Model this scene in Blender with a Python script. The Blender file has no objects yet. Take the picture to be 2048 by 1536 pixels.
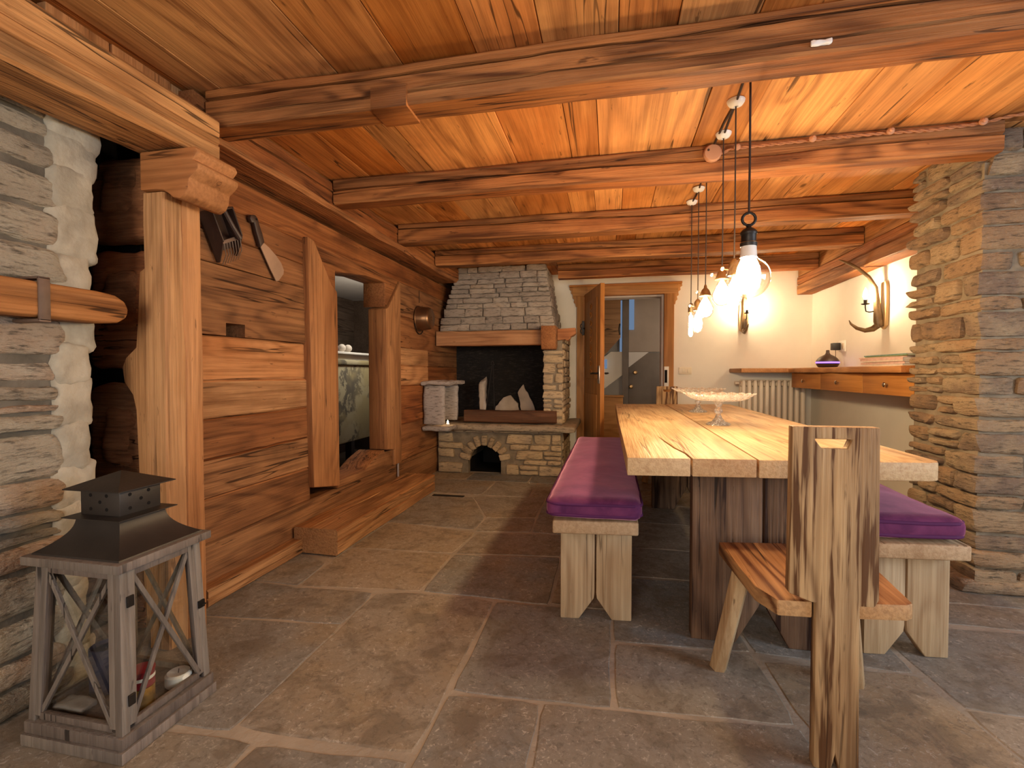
import bpy, bmesh, math, random
from mathutils import Vector, Matrix, noise

# ------------------------------------------------------------------ camera, world, lights, exposure
SC = bpy.context.scene
COL = SC.collection
PI = math.pi
cam_d = bpy.data.cameras.new('camera')
cam_d.sensor_width = 36.0
cam_d.lens = 950.0 / 2048.0 * 36.0
cam_d.clip_start = 0.05
cam = bpy.data.objects.new('camera', cam_d)
cam.location = (0, 0, 1.10)
cam.rotation_euler = (PI / 2 - math.atan(23 / 950), 0, math.atan(198 / 950))
COL.objects.link(cam)
SC.camera = cam
SC.view_settings.view_transform = 'Standard'
SC.view_settings.look = 'None'
SC.view_settings.gamma = 1.0
SC.view_settings.use_curve_mapping = False
SC.view_settings.exposure = 1.0
SC.cycles.use_denoising = True
SC.cycles.max_bounces = 10
SC.cycles.transparent_max_bounces = 16
SC.cycles.sample_clamp_indirect = 6.0
SC.cycles.caustics_reflective = False
SC.cycles.caustics_refractive = False

W = bpy.data.worlds.new('world')
SC.world = W
W.use_nodes = True
W.node_tree.nodes['Background'].inputs[0].default_value = (0.72, 0.86, 1.0, 1)
W.node_tree.nodes['Background'].inputs[1].default_value = 0.9

def area(name, loc, rot, sx, sy, power, color, spread=None):
    d = bpy.data.lights.new(name, 'AREA')
    d.shape = 'RECTANGLE'; d.size = sx; d.size_y = sy
    d.energy = power; d.color = color
    if spread: d.spread = spread
    o = bpy.data.objects.new(name, d); COL.objects.link(o)
    o.location = loc; o.rotation_euler = rot
    return o

def point(name, loc, power, color, radius=0.03):
    d = bpy.data.lights.new(name, 'POINT')
    d.energy = power; d.color = color; d.shadow_soft_size = radius
    o = bpy.data.objects.new(name, d); COL.objects.link(o)
    o.location = loc
    return o

WARM = (1.0, 0.72, 0.38)
# daylight through the windows in the wall behind the camera, and added warm fill
area('daylight_rear', (1.5, -2.55, 1.35), (-PI / 2, 0, PI), 1.9, 1.2, 10, (0.78, 0.88, 1.0))
area('daylight_right', (3.40, 0.75, 1.40), (0, PI / 2, 0), 1.0, 1.5, 34, (0.62, 0.80, 1.0))
area('warm_fill_rear_left', (-0.9, -2.55, 1.35), (-PI / 2, 0, PI), 1.2, 1.2, 36, (1.0, 0.87, 0.70))  # added warm fill brightening the left side of the room
# added fill lights for the stair hall and the room behind the timber wall
area('hall_fill', (1.6, 7.0, 1.6), (0, PI / 2, 0), 0.8, 0.8, 6, (1.0, 0.84, 0.66))
area('store_fill', (-2.30, 4.7, 1.95), (0, 0.75, 0), 0.3, 0.6, 6, (1.0, 0.93, 0.80))

# ------------------------------------------------------------------ helpers
def tag(o, label=None, cat=None, group=None, kind=None):
    if label: o['label'] = label
    if cat: o['category'] = cat
    if group: o['group'] = group
    if kind: o['kind'] = kind
    return o

OFF = {}

def thing(name, label, cat, loc=(0, 0, 0), group=None, kind=None):
    o = bpy.data.objects.new(name, None)
    o.empty_display_size = 0.05
    COL.objects.link(o)
    o.location = loc
    OFF[o.name] = Vector(loc)
    return tag(o, label, cat, group, kind)

def dup(root, loc=None, rotz=None, label=None):
    def cp(o, parent):
        c = o.copy(); COL.objects.link(c)
        if parent is not None:
            c.parent = parent
        for ch in list(o.children):
            cp(ch, c)
        return c
    r = cp(root, None)
    if loc is not None: r.location = loc
    if rotz is not None: r.rotation_euler = (0, 0, rotz)
    if label: r['label'] = label
    return r

class MB:
    """collects geometry in room coordinates; build() links it as one mesh object"""
    def __init__(s):
        s.v = []; s.f = []; s.m = []; s.xf = None; s.mi = 0
    def vert(s, p):
        p = Vector(p)
        if s.xf is not None: p = s.xf @ p
        s.v.append(p); return len(s.v) - 1
    def face(s, idx, mi=None):
        s.f.append(tuple(idx)); s.m.append(s.mi if mi is None else mi)
    def box(s, x0, x1, y0, y1, z0, z1):
        b = [s.vert(p) for p in ((x0,y0,z0),(x1,y0,z0),(x1,y1,z0),(x0,y1,z0),(x0,y0,z1),(x1,y0,z1),(x1,y1,z1),(x0,y1,z1))]
        for q in ((3,2,1,0),(4,5,6,7),(0,1,5,4),(1,2,6,5),(2,3,7,6),(3,0,4,7)):
            s.face([b[i] for i in q])
        return s
    def plate(s, polys, axis, a0, a1):
        """2-D polygons (sharing corners) extruded along axis; 'x': (y,z) 'y': (x,z) 'z': (x,y)"""
        if not isinstance(polys[0][0], (tuple, list)): polys = [polys]
        def P(p, a):
            return {'x': (a, p[0], p[1]), 'y': (p[0], a, p[1]), 'z': (p[0], p[1], a)}[axis]
        ids = {}
        def g(p, k):
            key = (round(p[0], 5), round(p[1], 5), k)
            if key not in ids: ids[key] = s.vert(P(p, a0 if k == 0 else a1))
            return ids[key]
        edges = {}
        for poly in polys:
            n = len(poly)
            s.face([g(p, 0) for p in poly]); s.face([g(p, 1) for p in reversed(poly)])
            for i in range(n):
                a, b = poly[i], poly[(i + 1) % n]
                k = tuple(sorted([(round(a[0],5),round(a[1],5)), (round(b[0],5),round(b[1],5))]))
                edges.setdefault(k, []).append((a, b))
        for k, L in edges.items():
            if len(L) == 1:
                a, b = L[0]
                s.face([g(a, 0), g(a, 1), g(b, 1), g(b, 0)])
        return s
    def tube(s, pts, r, n=8, caps=True):
        pts = [Vector(p) for p in pts]
        if not isinstance(r, (list, tuple)): r = [r] * len(pts)
        rings = []; ref = None
        for i, p in enumerate(pts):
            t = (pts[min(i + 1, len(pts) - 1)] - pts[max(i - 1, 0)]).normalized()
            if ref is None:
                ref = Vector((0, 0, 1)) if abs(t.z) < 0.9 else Vector((1, 0, 0))
            u = (ref - t * ref.dot(t)).normalized(); w = t.cross(u); ref = u
            rings.append([s.vert(p + (u * math.cos(2*PI*k/n) + w * math.sin(2*PI*k/n)) * r[i]) for k in range(n)])
        for a, b in zip(rings, rings[1:]):
            for k in range(n):
                s.face((a[k], a[(k+1) % n], b[(k+1) % n], b[k]))
        if caps:
            s.face(rings[0][::-1]); s.face(rings[-1])
        return s
    def lathe(s, prof, c=(0,0,0), n=24, wav=None, axis=None):
        """profile of (radius, height) turned about a vertical axis through c (or about axis)"""
        c = Vector(c)
        M = Matrix.Identity(3)
        if axis is not None: M = Vector(axis).to_track_quat('Z', 'Y').to_matrix()
        rings = []
        for (r, z) in prof:
            if r < 1e-6: rings.append([s.vert(c + M @ Vector((0, 0, z)))])
            else:
                rg = []
                for k in range(n):
                    a = 2*PI*k/n
                    dr, dz = wav(a, r, z) if wav else (0, 0)
                    rg.append(s.vert(c + M @ Vector(((r+dr)*math.cos(a), (r+dr)*math.sin(a), z+dz))))
                rings.append(rg)
        for a, b in zip(rings, rings[1:]):
            if len(a) == 1 and len(b) == 1: continue
            for k in range(n):
                k2 = (k + 1) % n
                if len(a) == 1: s.face((a[0], b[k2], b[k]))
                elif len(b) == 1: s.face((a[k], a[k2], b[0]))
                else: s.face((a[k], a[k2], b[k2], b[k]))
        if len(rings[0]) > 1: s.face(rings[0][::-1])
        if len(rings[-1]) > 1: s.face(rings[-1])
        return s
    def rbox(s, c, h, r=0.02, n=(6,4,4), amp=0.006, freq=12.0, seed=0, warp=0.0, U=None, N=None):
        """rounded, slightly irregular block; local axes U, N, Z"""
        U = Vector(U) if U is not None else Vector((1,0,0))
        Z = Vector((0,0,1))
        N = Vector(N) if N is not None else Z.cross(U)
        c = Vector(c); h = Vector(h); r = min(r, min(h) * 0.98)
        rnd = random.Random(seed)
        cw = {(i,j,k): Vector((rnd.uniform(-1,1)*warp*h.x, rnd.uniform(-1,1)*warp*h.y*0.5, rnd.uniform(-1,1)*warp*h.z))
              for i in (0,1) for j in (0,1) for k in (0,1)}
        so = Vector((rnd.uniform(-50,50), rnd.uniform(-50,50), rnd.uniform(-50,50)))
        ids = {}
        def g(i, j, k):
            key = (i,j,k)
            if key in ids: return ids[key]
            f = [i/n[0], j/n[1], k/n[2]]
            p = Vector([(2*f[t]-1)*h[t] for t in range(3)])
            q = Vector([max(-(h[t]-r), min(h[t]-r, p[t])) for t in range(3)])
            d = p - q
            nn = d.normalized() if d.length > 1e-9 else Vector((0,0,0))
            p = q + nn * r if d.length > 1e-9 else p
            if warp:
                for (a,b,e), w in cw.items():
                    p = p + w * ((f[0] if a else 1-f[0]) * (f[1] if b else 1-f[1]) * (f[2] if e else 1-f[2]))
            if amp:
                dv = noise.noise_vector(p * freq + so) + noise.noise_vector(p * freq * 2.7 + so) * 0.5
                p = p + dv * amp
            ids[key] = s.vert(c + U*p.x + N*p.y + Z*p.z)
            return ids[key]
        nx, ny, nz = n
        flip = (U.cross(N)).dot(Z) < 0
        def F(a,b,cc,d): s.face((d,cc,b,a) if flip else (a,b,cc,d))
        for i in range(nx):
            for j in range(ny):
                F(g(i,j,0), g(i,j+1,0), g(i+1,j+1,0), g(i+1,j,0)); F(g(i,j,nz), g(i+1,j,nz), g(i+1,j+1,nz), g(i,j+1,nz))
            for k in range(nz):
                F(g(i,0,k), g(i+1,0,k), g(i+1,0,k+1), g(i,0,k+1)); F(g(i,ny,k), g(i,ny,k+1), g(i+1,ny,k+1), g(i+1,ny,k))
        for j in range(ny):
            for k in range(nz):
                F(g(0,j,k), g(0,j,k+1), g(0,j+1,k+1), g(0,j+1,k)); F(g(nx,j,k), g(nx,j+1,k), g(nx,j+1,k+1), g(nx,j,k+1))
        return s
    def beam(s, axis, a0, a1, p0, p1, q0, q1, ch=0.02, seg=26, amp=0.005, seed=0, cracks=(), taper=None, freq=2.2):
        """hewn timber along axis; section p (x or y) by q (z or y).  cracks: (side, position 0..1, depth) side in p0 p1 q0 q1"""
        rnd = random.Random(seed)
        so = Vector((rnd.uniform(-50,50), rnd.uniform(-50,50), rnd.uniform(-50,50)))
        rings = []
        for i in range(seg + 1):
            t = i / seg; a = a0 + (a1 - a0) * t
            P0, P1, Q0, Q1 = p0, p1, q0, q1
            if taper: P0, P1, Q0, Q1 = taper(t)
            c = ch * (0.75 + 0.6 * noise.noise(Vector((a * 1.7, seed * 3.1, 0))))
            c = max(0.002, c)
            sec = []
            def side(tag_, A, B):
                sec.append(A)
                A = Vector(A); B = Vector(B)
                for (sd, f, dep) in cracks:
                    if sd != tag_: continue
                    ff = f + 0.10 * noise.noise(Vector((a * 0.9, seed * 1.7 + f * 9, 3))) + 0.02 * noise.noise(Vector((a * 9, seed, f)))
                    ff = min(0.93, max(0.07, ff))
                    wd = 0.0065 * (1 + 0.8 * noise.noise(Vector((a * 3, seed + f, 7))))
                    L = (B - A).length; d = (B - A).normalized(); inw = Vector((-d.y, d.x))
                    m = A + (B - A) * ff
                    sec.extend([tuple(m - d * wd), tuple(m + inw * dep), tuple(m + d * wd)])
                sec.append(tuple(B))
            # counter-clockwise in (p,q)
            side('q0', (P0 + c, Q0), (P1 - c, Q0)); side('p1', (P1, Q0 + c), (P1, Q1 - c))
            side('q1', (P1 - c, Q1), (P0 + c, Q1)); side('p0', (P0, Q1 - c), (P0, Q0 + c))
            ring = []
            for (p, q) in sec:
                if axis == 'x': v = Vector((a, p, q))
                elif axis == 'y': v = Vector((p, a, q))
                else: v = Vector((p, q, a))
                dv = noise.noise_vector(v * freq + so) * amp + noise.noise_vector(v * 9 + so) * amp * 0.35
                setattr(dv, axis, 0.0)
                ring.append(s.vert(v + dv))
            rings.append(ring)
        n = len(rings[0])
        fl = (axis == 'y')
        for A, B in zip(rings, rings[1:]):
            for k in range(n):
                q = (A[k], A[(k+1) % n], B[(k+1) % n], B[k])
                s.face(q if fl else q[::-1])
        s.face(rings[0] if fl else rings[0][::-1]); s.face(rings[-1][::-1] if fl else rings[-1])
        return s
    def build(s, name, mat, parent=None, bevel=0.0, seg=2, smooth=35, sub=0):
        me = bpy.data.meshes.new(name)
        off = OFF.get(parent.name, Vector((0,0,0))) if parent is not None else Vector((0,0,0))
        me.from_pydata([tuple(p - off) for p in s.v], [], s.f)
        mats = mat if isinstance(mat, (list, tuple)) else [mat]
        for m in mats: me.materials.append(m)
        for i, p in enumerate(me.polygons): p.material_index = s.m[i] if len(mats) > 1 else 0
        bm = bmesh.new(); bm.from_mesh(me)
        bmesh.ops.recalc_face_normals(bm, faces=bm.faces)
        if bevel > 0:
            es = [e for e in bm.edges if len(e.link_faces) == 2 and e.calc_face_angle(0) > 0.5]
            bmesh.ops.bevel(bm, geom=es, offset=bevel, segments=seg, profile=0.5, affect='EDGES', clamp_overlap=True)
        bm.to_mesh(me); bm.free()
        if smooth:
            for p in me.polygons: p.use_smooth = True
            me.set_sharp_from_angle(angle=math.radians(smooth))
        o = bpy.data.objects.new(name, me)
        COL.objects.link(o)
        if parent is not None:
            o.parent = parent
            OFF[o.name] = off
        else:
            OFF[o.name] = Vector((0,0,0))
        return o

# ------------------------------------------------------------------ materials
class NT:
    def __init__(s, name):
        s.mat = bpy.data.materials.new(name); s.mat.use_nodes = True
        s.t = s.mat.node_tree; s.t.nodes.clear()
        s.out = s.t.nodes.new('ShaderNodeOutputMaterial')
    def n(s, typ, **kw):
        nd = s.t.nodes.new('ShaderNode' + typ)
        for k, v in kw.items():
            if k.startswith('i_'):
                key = k[2:]
                key = int(key) if key.isdigit() else key.replace('_', ' ')
                if isinstance(v, bpy.types.NodeSocket): s.t.links.new(v, nd.inputs[key])
                else: nd.inputs[key].default_value = v
            else: setattr(nd, k, v)
        return nd
    def math(s, op, a, b=0.0, c=0.0, clamp=False):
        return s.n('Math', operation=op, i_0=a, i_1=b, i_2=c, use_clamp=clamp).outputs[0]
    def mix(s, fac, a, b, bt='MIX'):
        nd = s.n('Mix', data_type='RGBA', blend_type=bt)
        for idx, v in ((0, fac), (6, a), (7, b)):
            if isinstance(v, bpy.types.NodeSocket): s.t.links.new(v, nd.inputs[idx])
            else: nd.inputs[idx].default_value = v if idx == 0 else (tuple(v) + (1,))[:4]
        return nd.outputs[2]
    def rng(s, v, a, b, c=0.0, d=1.0, smooth=True):
        return s.n('MapRange', interpolation_type='SMOOTHSTEP' if smooth else 'LINEAR', i_0=v, i_1=a, i_2=b, i_3=c, i_4=d).outputs[0]
    def noise(s, vec, scale, detail=3.0, rough=0.55, dist=0.0):
        return s.n('TexNoise', i_Vector=vec, i_Scale=scale, i_Detail=detail, i_Roughness=rough, i_Distortion=dist).outputs[0]
    def done(s, bsdf):
        s.t.links.new(bsdf.outputs[0], s.out.inputs[0]); return s.mat

def coords(T, spread=9.0):
    tc = T.n('TexCoord').outputs['Object']
    isl = T.n('NewGeometry').outputs['Random Per Island']
    ob = T.n('ObjectInfo').outputs['Random']
    k = T.math('ADD', T.math('MULTIPLY', isl, spread), T.math('MULTIPLY', ob, spread * 0.37))
    cb = T.n('CombineXYZ', i_0=k, i_1=T.math('MULTIPLY', k, 1.7), i_2=T.math('MULTIPLY', k, 0.6)).outputs[0]
    v = T.n('VectorMath', operation='ADD', i_0=tc, i_1=cb).outputs[0]
    return tc, v, isl

def wood(name, dark, mid, light, axis='x', ring=11.0, contrast=0.6, rough=0.62, bump=0.25, knots=0.5, var=0.5, scale=1.0, fib=0.35, stain=1.0, knotscale=2.8, streaks=0.3, cracks=0.8, sscale=15.0, slo=0.53):
    T = NT(name)
    tc, v, isl = coords(T)
    ax = 'xyz'.index(axis)
    def mp(k, other=1.0):
        sc = [other * scale] * 3; sc[ax] = k * scale
        return T.n('Mapping', i_1=(0,0,0), i_3=tuple(sc), i_Vector=v).outputs[0]
    vs, vf, vk = mp(0.13), mp(0.025), mp(0.42)
    vor = T.n('TexVoronoi', i_Vector=vk, i_Scale=knotscale)
    gate = T.math('GREATER_THAN', T.n('SeparateColor', i_0=vor.outputs['Color']).outputs[0], 0.85 - knots)
    dist = vor.outputs['Distance']
    kn = T.math('MULTIPLY', T.rng(dist, 0.025, 0.065, 1.0, 0.0), gate)
    kinf = T.math('MULTIPLY', T.rng(dist, 0.0, 0.30, 1.0, 0.0), gate)
    n1 = T.noise(vs, 2.6, 2.0, 0.5, 0.5)
    rv = T.math('ADD', T.math('MULTIPLY', n1, ring), T.math('MULTIPLY', kinf, 1.3))
    sn = T.math('SINE', T.math('MULTIPLY', rv, 6.283))
    rings = T.math('POWER', T.math('MULTIPLY_ADD', sn, 0.5, 0.5), 2.6)
    fibre = T.rng(T.noise(vf, 75.0, 4.0, 0.65), 0.36, 0.66)
    streak = T.rng(T.noise(mp(0.05), sscale, 4.0, 0.6, 0.2), slo, slo + 0.13)
    ck = T.noise(mp(0.035), 9.0, 3.0, 0.55)
    ckm = T.math('MULTIPLY', T.rng(T.math('ABSOLUTE', T.math('SUBTRACT', ck, 0.5)), 0.003, 0.010, 1.0, 0.0), T.rng(T.noise(mp(0.3), 3.0, 2.0), 0.50, 0.58))
    st = T.rng(T.noise(mp(0.45), 2.3, 4.0, 0.6), 0.34, 0.66)
    base = T.mix(st, mid, light)
    nm = T.n('SeparateXYZ', i_0=T.n('NewGeometry').outputs['Normal']).outputs[ax]
    side = T.rng(T.math('ABSOLUTE', nm), 0.6, 0.85, 1.0, 0.0)
    ckm = T.math('MULTIPLY', ckm, side)
    pit = T.math('MULTIPLY', T.rng(T.noise(mp(0.22), 34.0, 3.0, 0.6), 0.66, 0.74), T.math('MULTIPLY', side, cracks))
    kn = T.math('MULTIPLY', kn, side)
    f = T.math('ADD', T.math('ADD', T.math('MULTIPLY', rings, T.math('MULTIPLY', side, contrast)), T.math('MULTIPLY', fibre, fib)), T.math('MULTIPLY', streak, T.math('MULTIPLY_ADD', side, streaks - 0.2, 0.2)), clamp=True)
    colr = T.mix(f, base, dark)
    bl = T.rng(T.noise(mp(0.6), 1.6, 5.0, 0.65), 0.50, 0.74)
    colr = T.mix(T.math('MULTIPLY', bl, 0.5 * stain), colr, tuple(c * 0.6 for c in dark))
    colr = T.mix(T.math('MULTIPLY', kn, 0.9), colr, tuple(c * 0.45 for c in dark))
    colr = T.mix(T.math('MULTIPLY', pit, 0.8), colr, tuple(c * 0.3 for c in dark))
    colr = T.mix(T.math('MULTIPLY', ckm, cracks), colr, tuple(c * 0.12 for c in dark))
    hsv = T.n('HueSaturation', i_Color=colr, i_Hue=T.math('MULTIPLY_ADD', isl, 0.014, 0.493), i_Saturation=T.math('MULTIPLY_ADD', isl, -0.12, 1.06),
              i_Value=T.math('MULTIPLY_ADD', T.n('TexWhiteNoise', noise_dimensions='1D', i_W=T.math('MULTIPLY', isl, 91.7)).outputs[0], var, 1.0 - var * 0.5))
    h = T.math('ADD', T.math('MULTIPLY', rings, -0.4), T.math('MULTIPLY', fibre, -0.6))
    h = T.math('ADD', h, T.math('MULTIPLY', T.noise(mp(0.3), 12.0, 4.0), 1.2))
    h = T.math('ADD', h, T.math('MULTIPLY', ckm, -2.0 * cracks))
    bp = T.n('Bump', i_Strength=bump, i_Distance=0.008, i_Height=h)
    b = T.n('BsdfPrincipled', i_Base_Color=hsv.outputs[0], i_Roughness=rough, i_Normal=bp.outputs[0])
    b.inputs['Specular IOR Level'].default_value = 0.2
    return T.done(b)

def stonemat(name, pal, rough=0.85, bump=0.5, strat=5.0, grime=(0.05, 0.04, 0.03), speck=0.5, mottle=1.0):
    T = NT(name)
    tc, v, isl = coords(T)
    rp = T.n('ValToRGB'); rp.color_ramp.interpolation = 'LINEAR'
    el = rp.color_ramp.elements
    for i, c in enumerate(pal):
        e = el[i] if i < 2 else el.new(0.5)
    for i, c in enumerate(pal):
        el[i].position = i / (len(pal) - 1); el[i].color = tuple(c) + (1,)
    wn = T.n('TexWhiteNoise', noise_dimensions='1D', i_W=T.math('MULTIPLY', isl, 57.3)).outputs[0]
    big = T.noise(v, 5.0, 3.0)
    T.t.links.new(T.math('ADD', T.math('MULTIPLY', wn, 0.75), T.math('MULTIPLY', T.math('SUBTRACT', big, 0.35), 0.8 * mottle), clamp=True), rp.inputs[0])
    vs = T.n('Mapping', i_3=(1, 1, strat), i_Vector=v).outputs[0]
    n2 = T.noise(vs, 16.0, 5.0, 0.65)
    n3 = T.noise(v, 60.0, 4.0, 0.7)
    c = T.mix(T.math('MULTIPLY', T.rng(n2, 0.50, 0.70), 0.75), rp.outputs[0], grime)
    c = T.mix(T.math('MULTIPLY', T.rng(n3, 0.55, 0.75), 0.4 * speck), c, (0.62, 0.55, 0.45))
    c = T.mix(T.math('MULTIPLY', T.rng(n3, 0.30, 0.45, 1.0, 0.0), 0.4 * speck), c, grime)
    h = T.math('ADD', T.math('MULTIPLY', n2, 1.0), T.math('MULTIPLY', n3, 0.35))
    bp = T.n('Bump', i_Strength=bump, i_Distance=0.03, i_Height=h)
    b = T.n('BsdfPrincipled', i_Base_Color=c, i_Roughness=rough, i_Normal=bp.outputs[0])
    b.inputs['Specular IOR Level'].default_value = 0.25
    return T.done(b)

def plain(name, color, rough=0.6, metal=0.0, bump=0.0, bscale=20.0, var=0.0, spec=0.5, vscale=4.0, sheen=0.0):
    T = NT(name)
    tc, v, isl = coords(T)
    c = T.mix(T.rng(T.noise(v, vscale, 4.0), 0.3, 0.7), tuple(x * (1 - var) for x in color), tuple(min(1, x * (1 + var)) for x in color))
    kw = {}
    if bump:
        kw['i_Normal'] = T.n('Bump', i_Strength=bump, i_Distance=0.01, i_Height=T.noise(v, bscale, 4.0)).outputs[0]
    b = T.n('BsdfPrincipled', i_Base_Color=c, i_Roughness=rough, i_Metallic=metal, **kw)
    b.inputs['Specular IOR Level'].default_value = spec
    if sheen:
        b.inputs['Sheen Weight'].default_value = sheen
        b.inputs['Sheen Roughness'].default_value = 0.35
        b.inputs['Sheen Tint'].default_value = (0.95, 0.45, 0.55, 1)
    return T.done(b)

def emit(name, color, strength):
    T = NT(name)
    return T.done(T.n('Emission', i_Color=tuple(color) + (1,), i_Strength=strength))

def clear(name, tint=(1,1,1), gloss=0.12, rough=0.02):
    T = NT(name)
    tr = T.n('BsdfTransparent', i_Color=tuple(tint) + (1,))
    gl = T.n('BsdfGlossy', i_Color=(1,1,1,1), i_Roughness=rough)
    lw = T.n('LayerWeight', i_Blend=0.25)
    mx = T.n('MixShader', i_0=T.math('MULTIPLY_ADD', lw.outputs[1], 0.6, gloss, clamp=True), i_1=tr.outputs[0], i_2=gl.outputs[0])
    return T.done(mx)

def cutglass(name):
    T = NT(name)
    b = T.n('BsdfPrincipled', i_Base_Color=(1, 0.97, 0.95, 1), i_Roughness=0.03, i_IOR=1.45)
    b.inputs['Transmission Weight'].default_value = 1.0
    tr = T.n('BsdfTransparent', i_Color=(1,1,1,1))
    m1 = T.n('MixShader', i_0=0.6, i_1=tr.outputs[0], i_2=b.outputs[0])
    tl = T.n('BsdfTranslucent', i_Color=(1, 0.97, 0.93, 1)); df = T.n('BsdfDiffuse', i_Color=(1, 0.97, 0.93, 1))
    m2 = T.n('MixShader', i_0=0.5, i_1=tl.outputs[0], i_2=df.outputs[0])
    tc, v, isl = coords(T)
    cut = T.rng(T.n('TexVoronoi', i_Vector=tc, i_Scale=70.0).outputs['Distance'], 0.2, 0.6, 0.45, 0.12)  # white diffuse cells paint the sparkle of light into the glass
    return T.done(T.n('MixShader', i_0=cut, i_1=m1.outputs[0], i_2=m2.outputs[0]))

RW_D, RW_M, RW_L = (0.09, 0.030, 0.010), (0.27, 0.095, 0.032), (0.42, 0.165, 0.058)
M = {}
M['wall_wood'] = wood('wall_wood', RW_D, (0.27, 0.100, 0.034), (0.40, 0.165, 0.058), 'y', knots=0.45, contrast=0.4, var=0.35, bump=0.5)
M['wall_wood_light'] = wood('wall_wood_light', (0.22, 0.085, 0.028), (0.50, 0.225, 0.085), (0.64, 0.33, 0.14), 'y', knots=0.4, contrast=0.35, var=0.2, bump=0.5)
M['jamb_wood'] = wood('jamb_wood', (0.14, 0.045, 0.015), (0.36, 0.135, 0.042), (0.48, 0.20, 0.068), 'z', knots=0.35, contrast=0.3, var=0.2, stain=0.5)
M['log_end'] = wood('log_end', (0.09, 0.034, 0.015), (0.28, 0.105, 0.042), (0.40, 0.16, 0.065), 'x', knots=0.2, contrast=0.3, var=0.3, bump=0.8, rough=0.95)
M['beam_x'] = wood('beam_x', (0.10, 0.030, 0.008), (0.31, 0.100, 0.027), (0.48, 0.178, 0.050), 'x', knots=0.6, contrast=0.55, var=0.3, bump=0.5)
M['beam_y'] = wood('beam_y', (0.15, 0.055, 0.016), (0.50, 0.21, 0.068), (0.66, 0.32, 0.115), 'y', knots=0.45, contrast=0.4, var=0.25, bump=0.45)
M['plate_y'] = wood('plate_y', (0.11, 0.04, 0.015), (0.34, 0.125, 0.042), (0.48, 0.20, 0.07), 'y', knots=0.45, contrast=0.4, var=0.25, bump=0.6)
M['post_z'] = wood('post_z', (0.22, 0.085, 0.028), (0.50, 0.215, 0.078), (0.62, 0.30, 0.12), 'z', knots=0.35, contrast=0.25, var=0.1, bump=0.35, stain=0.7)
M['corbel'] = wood('corbel', (0.2, 0.075, 0.025), (0.44, 0.18, 0.062), (0.56, 0.25, 0.095), 'x', knots=0.2, contrast=0.3, var=0.1)
M['ceil'] = wood('ceil', (0.26, 0.085, 0.020), (0.56, 0.198, 0.050), (0.72, 0.31, 0.09), 'y', knots=0.6, contrast=0.45, var=0.55, bump=0.15, ring=9)
M['step_y'] = wood('step_y', (0.16, 0.06, 0.02), (0.42, 0.185, 0.07), (0.58, 0.30, 0.125), 'y', knots=0.6, contrast=0.4, var=0.1, bump=0.6)
M['mantel_x'] = wood('mantel_x', (0.16, 0.05, 0.018), (0.44, 0.18, 0.07), (0.56, 0.26, 0.11), 'x', knots=0.5, contrast=0.25, var=0.15, bump=0.3)
M['log_x'] = wood('log_x', (0.05, 0.02, 0.010), (0.13, 0.048, 0.022), (0.20, 0.075, 0.035), 'x', knots=0.4, contrast=0.4, var=0.15, bump=0.7)
M['table_y'] = wood('table_y', (0.34, 0.15, 0.055), (0.60, 0.36, 0.17), (0.70, 0.47, 0.25), 'y', knots=0.35, contrast=0.35, var=0.12, bump=0.3, rough=0.5, stain=0.5, cracks=0.5, streaks=0.3)
M['trestle_z'] = wood('trestle_z', (0.035, 0.015, 0.010), (0.15, 0.075, 0.045), (0.32, 0.18, 0.10), 'z', streaks=0.7, sscale=26.0, knots=0.35, contrast=0.5, var=0.3, bump=0.4, ring=9)
M['bench_z'] = wood('bench_z', (0.24, 0.125, 0.055), (0.46, 0.30, 0.16), (0.56, 0.39, 0.23), 'z', knots=0.35, contrast=0.35, var=0.12, bump=0.25, stain=0.5, cracks=0.5, streaks=0.3)
M['bench_y'] = wood('bench_y', (0.24, 0.125, 0.055), (0.46, 0.30, 0.16), (0.56, 0.39, 0.23), 'y', knots=0.3, contrast=0.3, var=0.12, bump=0.25, stain=0.4, cracks=0.5, streaks=0.3)
M['chair_z'] = wood('chair_z', (0.12, 0.046, 0.016), (0.52, 0.29, 0.125), (0.60, 0.37, 0.18), 'z', knots=0.2, contrast=0.45, var=0.05, bump=0.25, ring=16, stain=1.0, fib=0.35, streaks=0.95, cracks=0.5, sscale=34.0, slo=0.50)
M['chair_y'] = wood('chair_y', (0.14, 0.05, 0.018), (0.42, 0.20, 0.08), (0.54, 0.29, 0.12), 'y', knots=0.1, contrast=0.8, var=0.1, bump=0.25, ring=10)
M['chair_leg'] = wood('chair_leg', (0.26, 0.13, 0.055), (0.50, 0.31, 0.155), (0.58, 0.38, 0.2), 'z', knots=0.1, contrast=0.3, var=0.1, stain=0.2)
M['door_z'] = wood('door_z', (0.24, 0.085, 0.018), (0.45, 0.18, 0.045), (0.54, 0.235, 0.065), 'z', knots=0.4, contrast=0.35, var=0.1, stain=0.3, bump=0.1, rough=0.5, cracks=0.0, streaks=0.15)
M['door_x'] = wood('door_x', (0.24, 0.085, 0.018), (0.45, 0.18, 0.045), (0.54, 0.235, 0.065), 'x', knots=0.4, contrast=0.35, var=0.1, stain=0.3, bump=0.1, rough=0.5, cracks=0.0, streaks=0.15)
M['drawer_y'] = wood('drawer_y', (0.30, 0.10, 0.02), (0.52, 0.20, 0.045), (0.60, 0.255, 0.065), 'y', knots=0.15, contrast=0.2, var=0.15, stain=0.2, bump=0.05, rough=0.45, cracks=0.0, streaks=0.15)
M['shelf_y'] = wood('shelf_y', (0.18, 0.065, 0.02), (0.45, 0.19, 0.06), (0.56, 0.27, 0.10), 'y', knots=0.3, contrast=0.35, var=0.1, stain=0.4, bump=0.15, rough=0.45, cracks=0.0, streaks=0.15)
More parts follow.
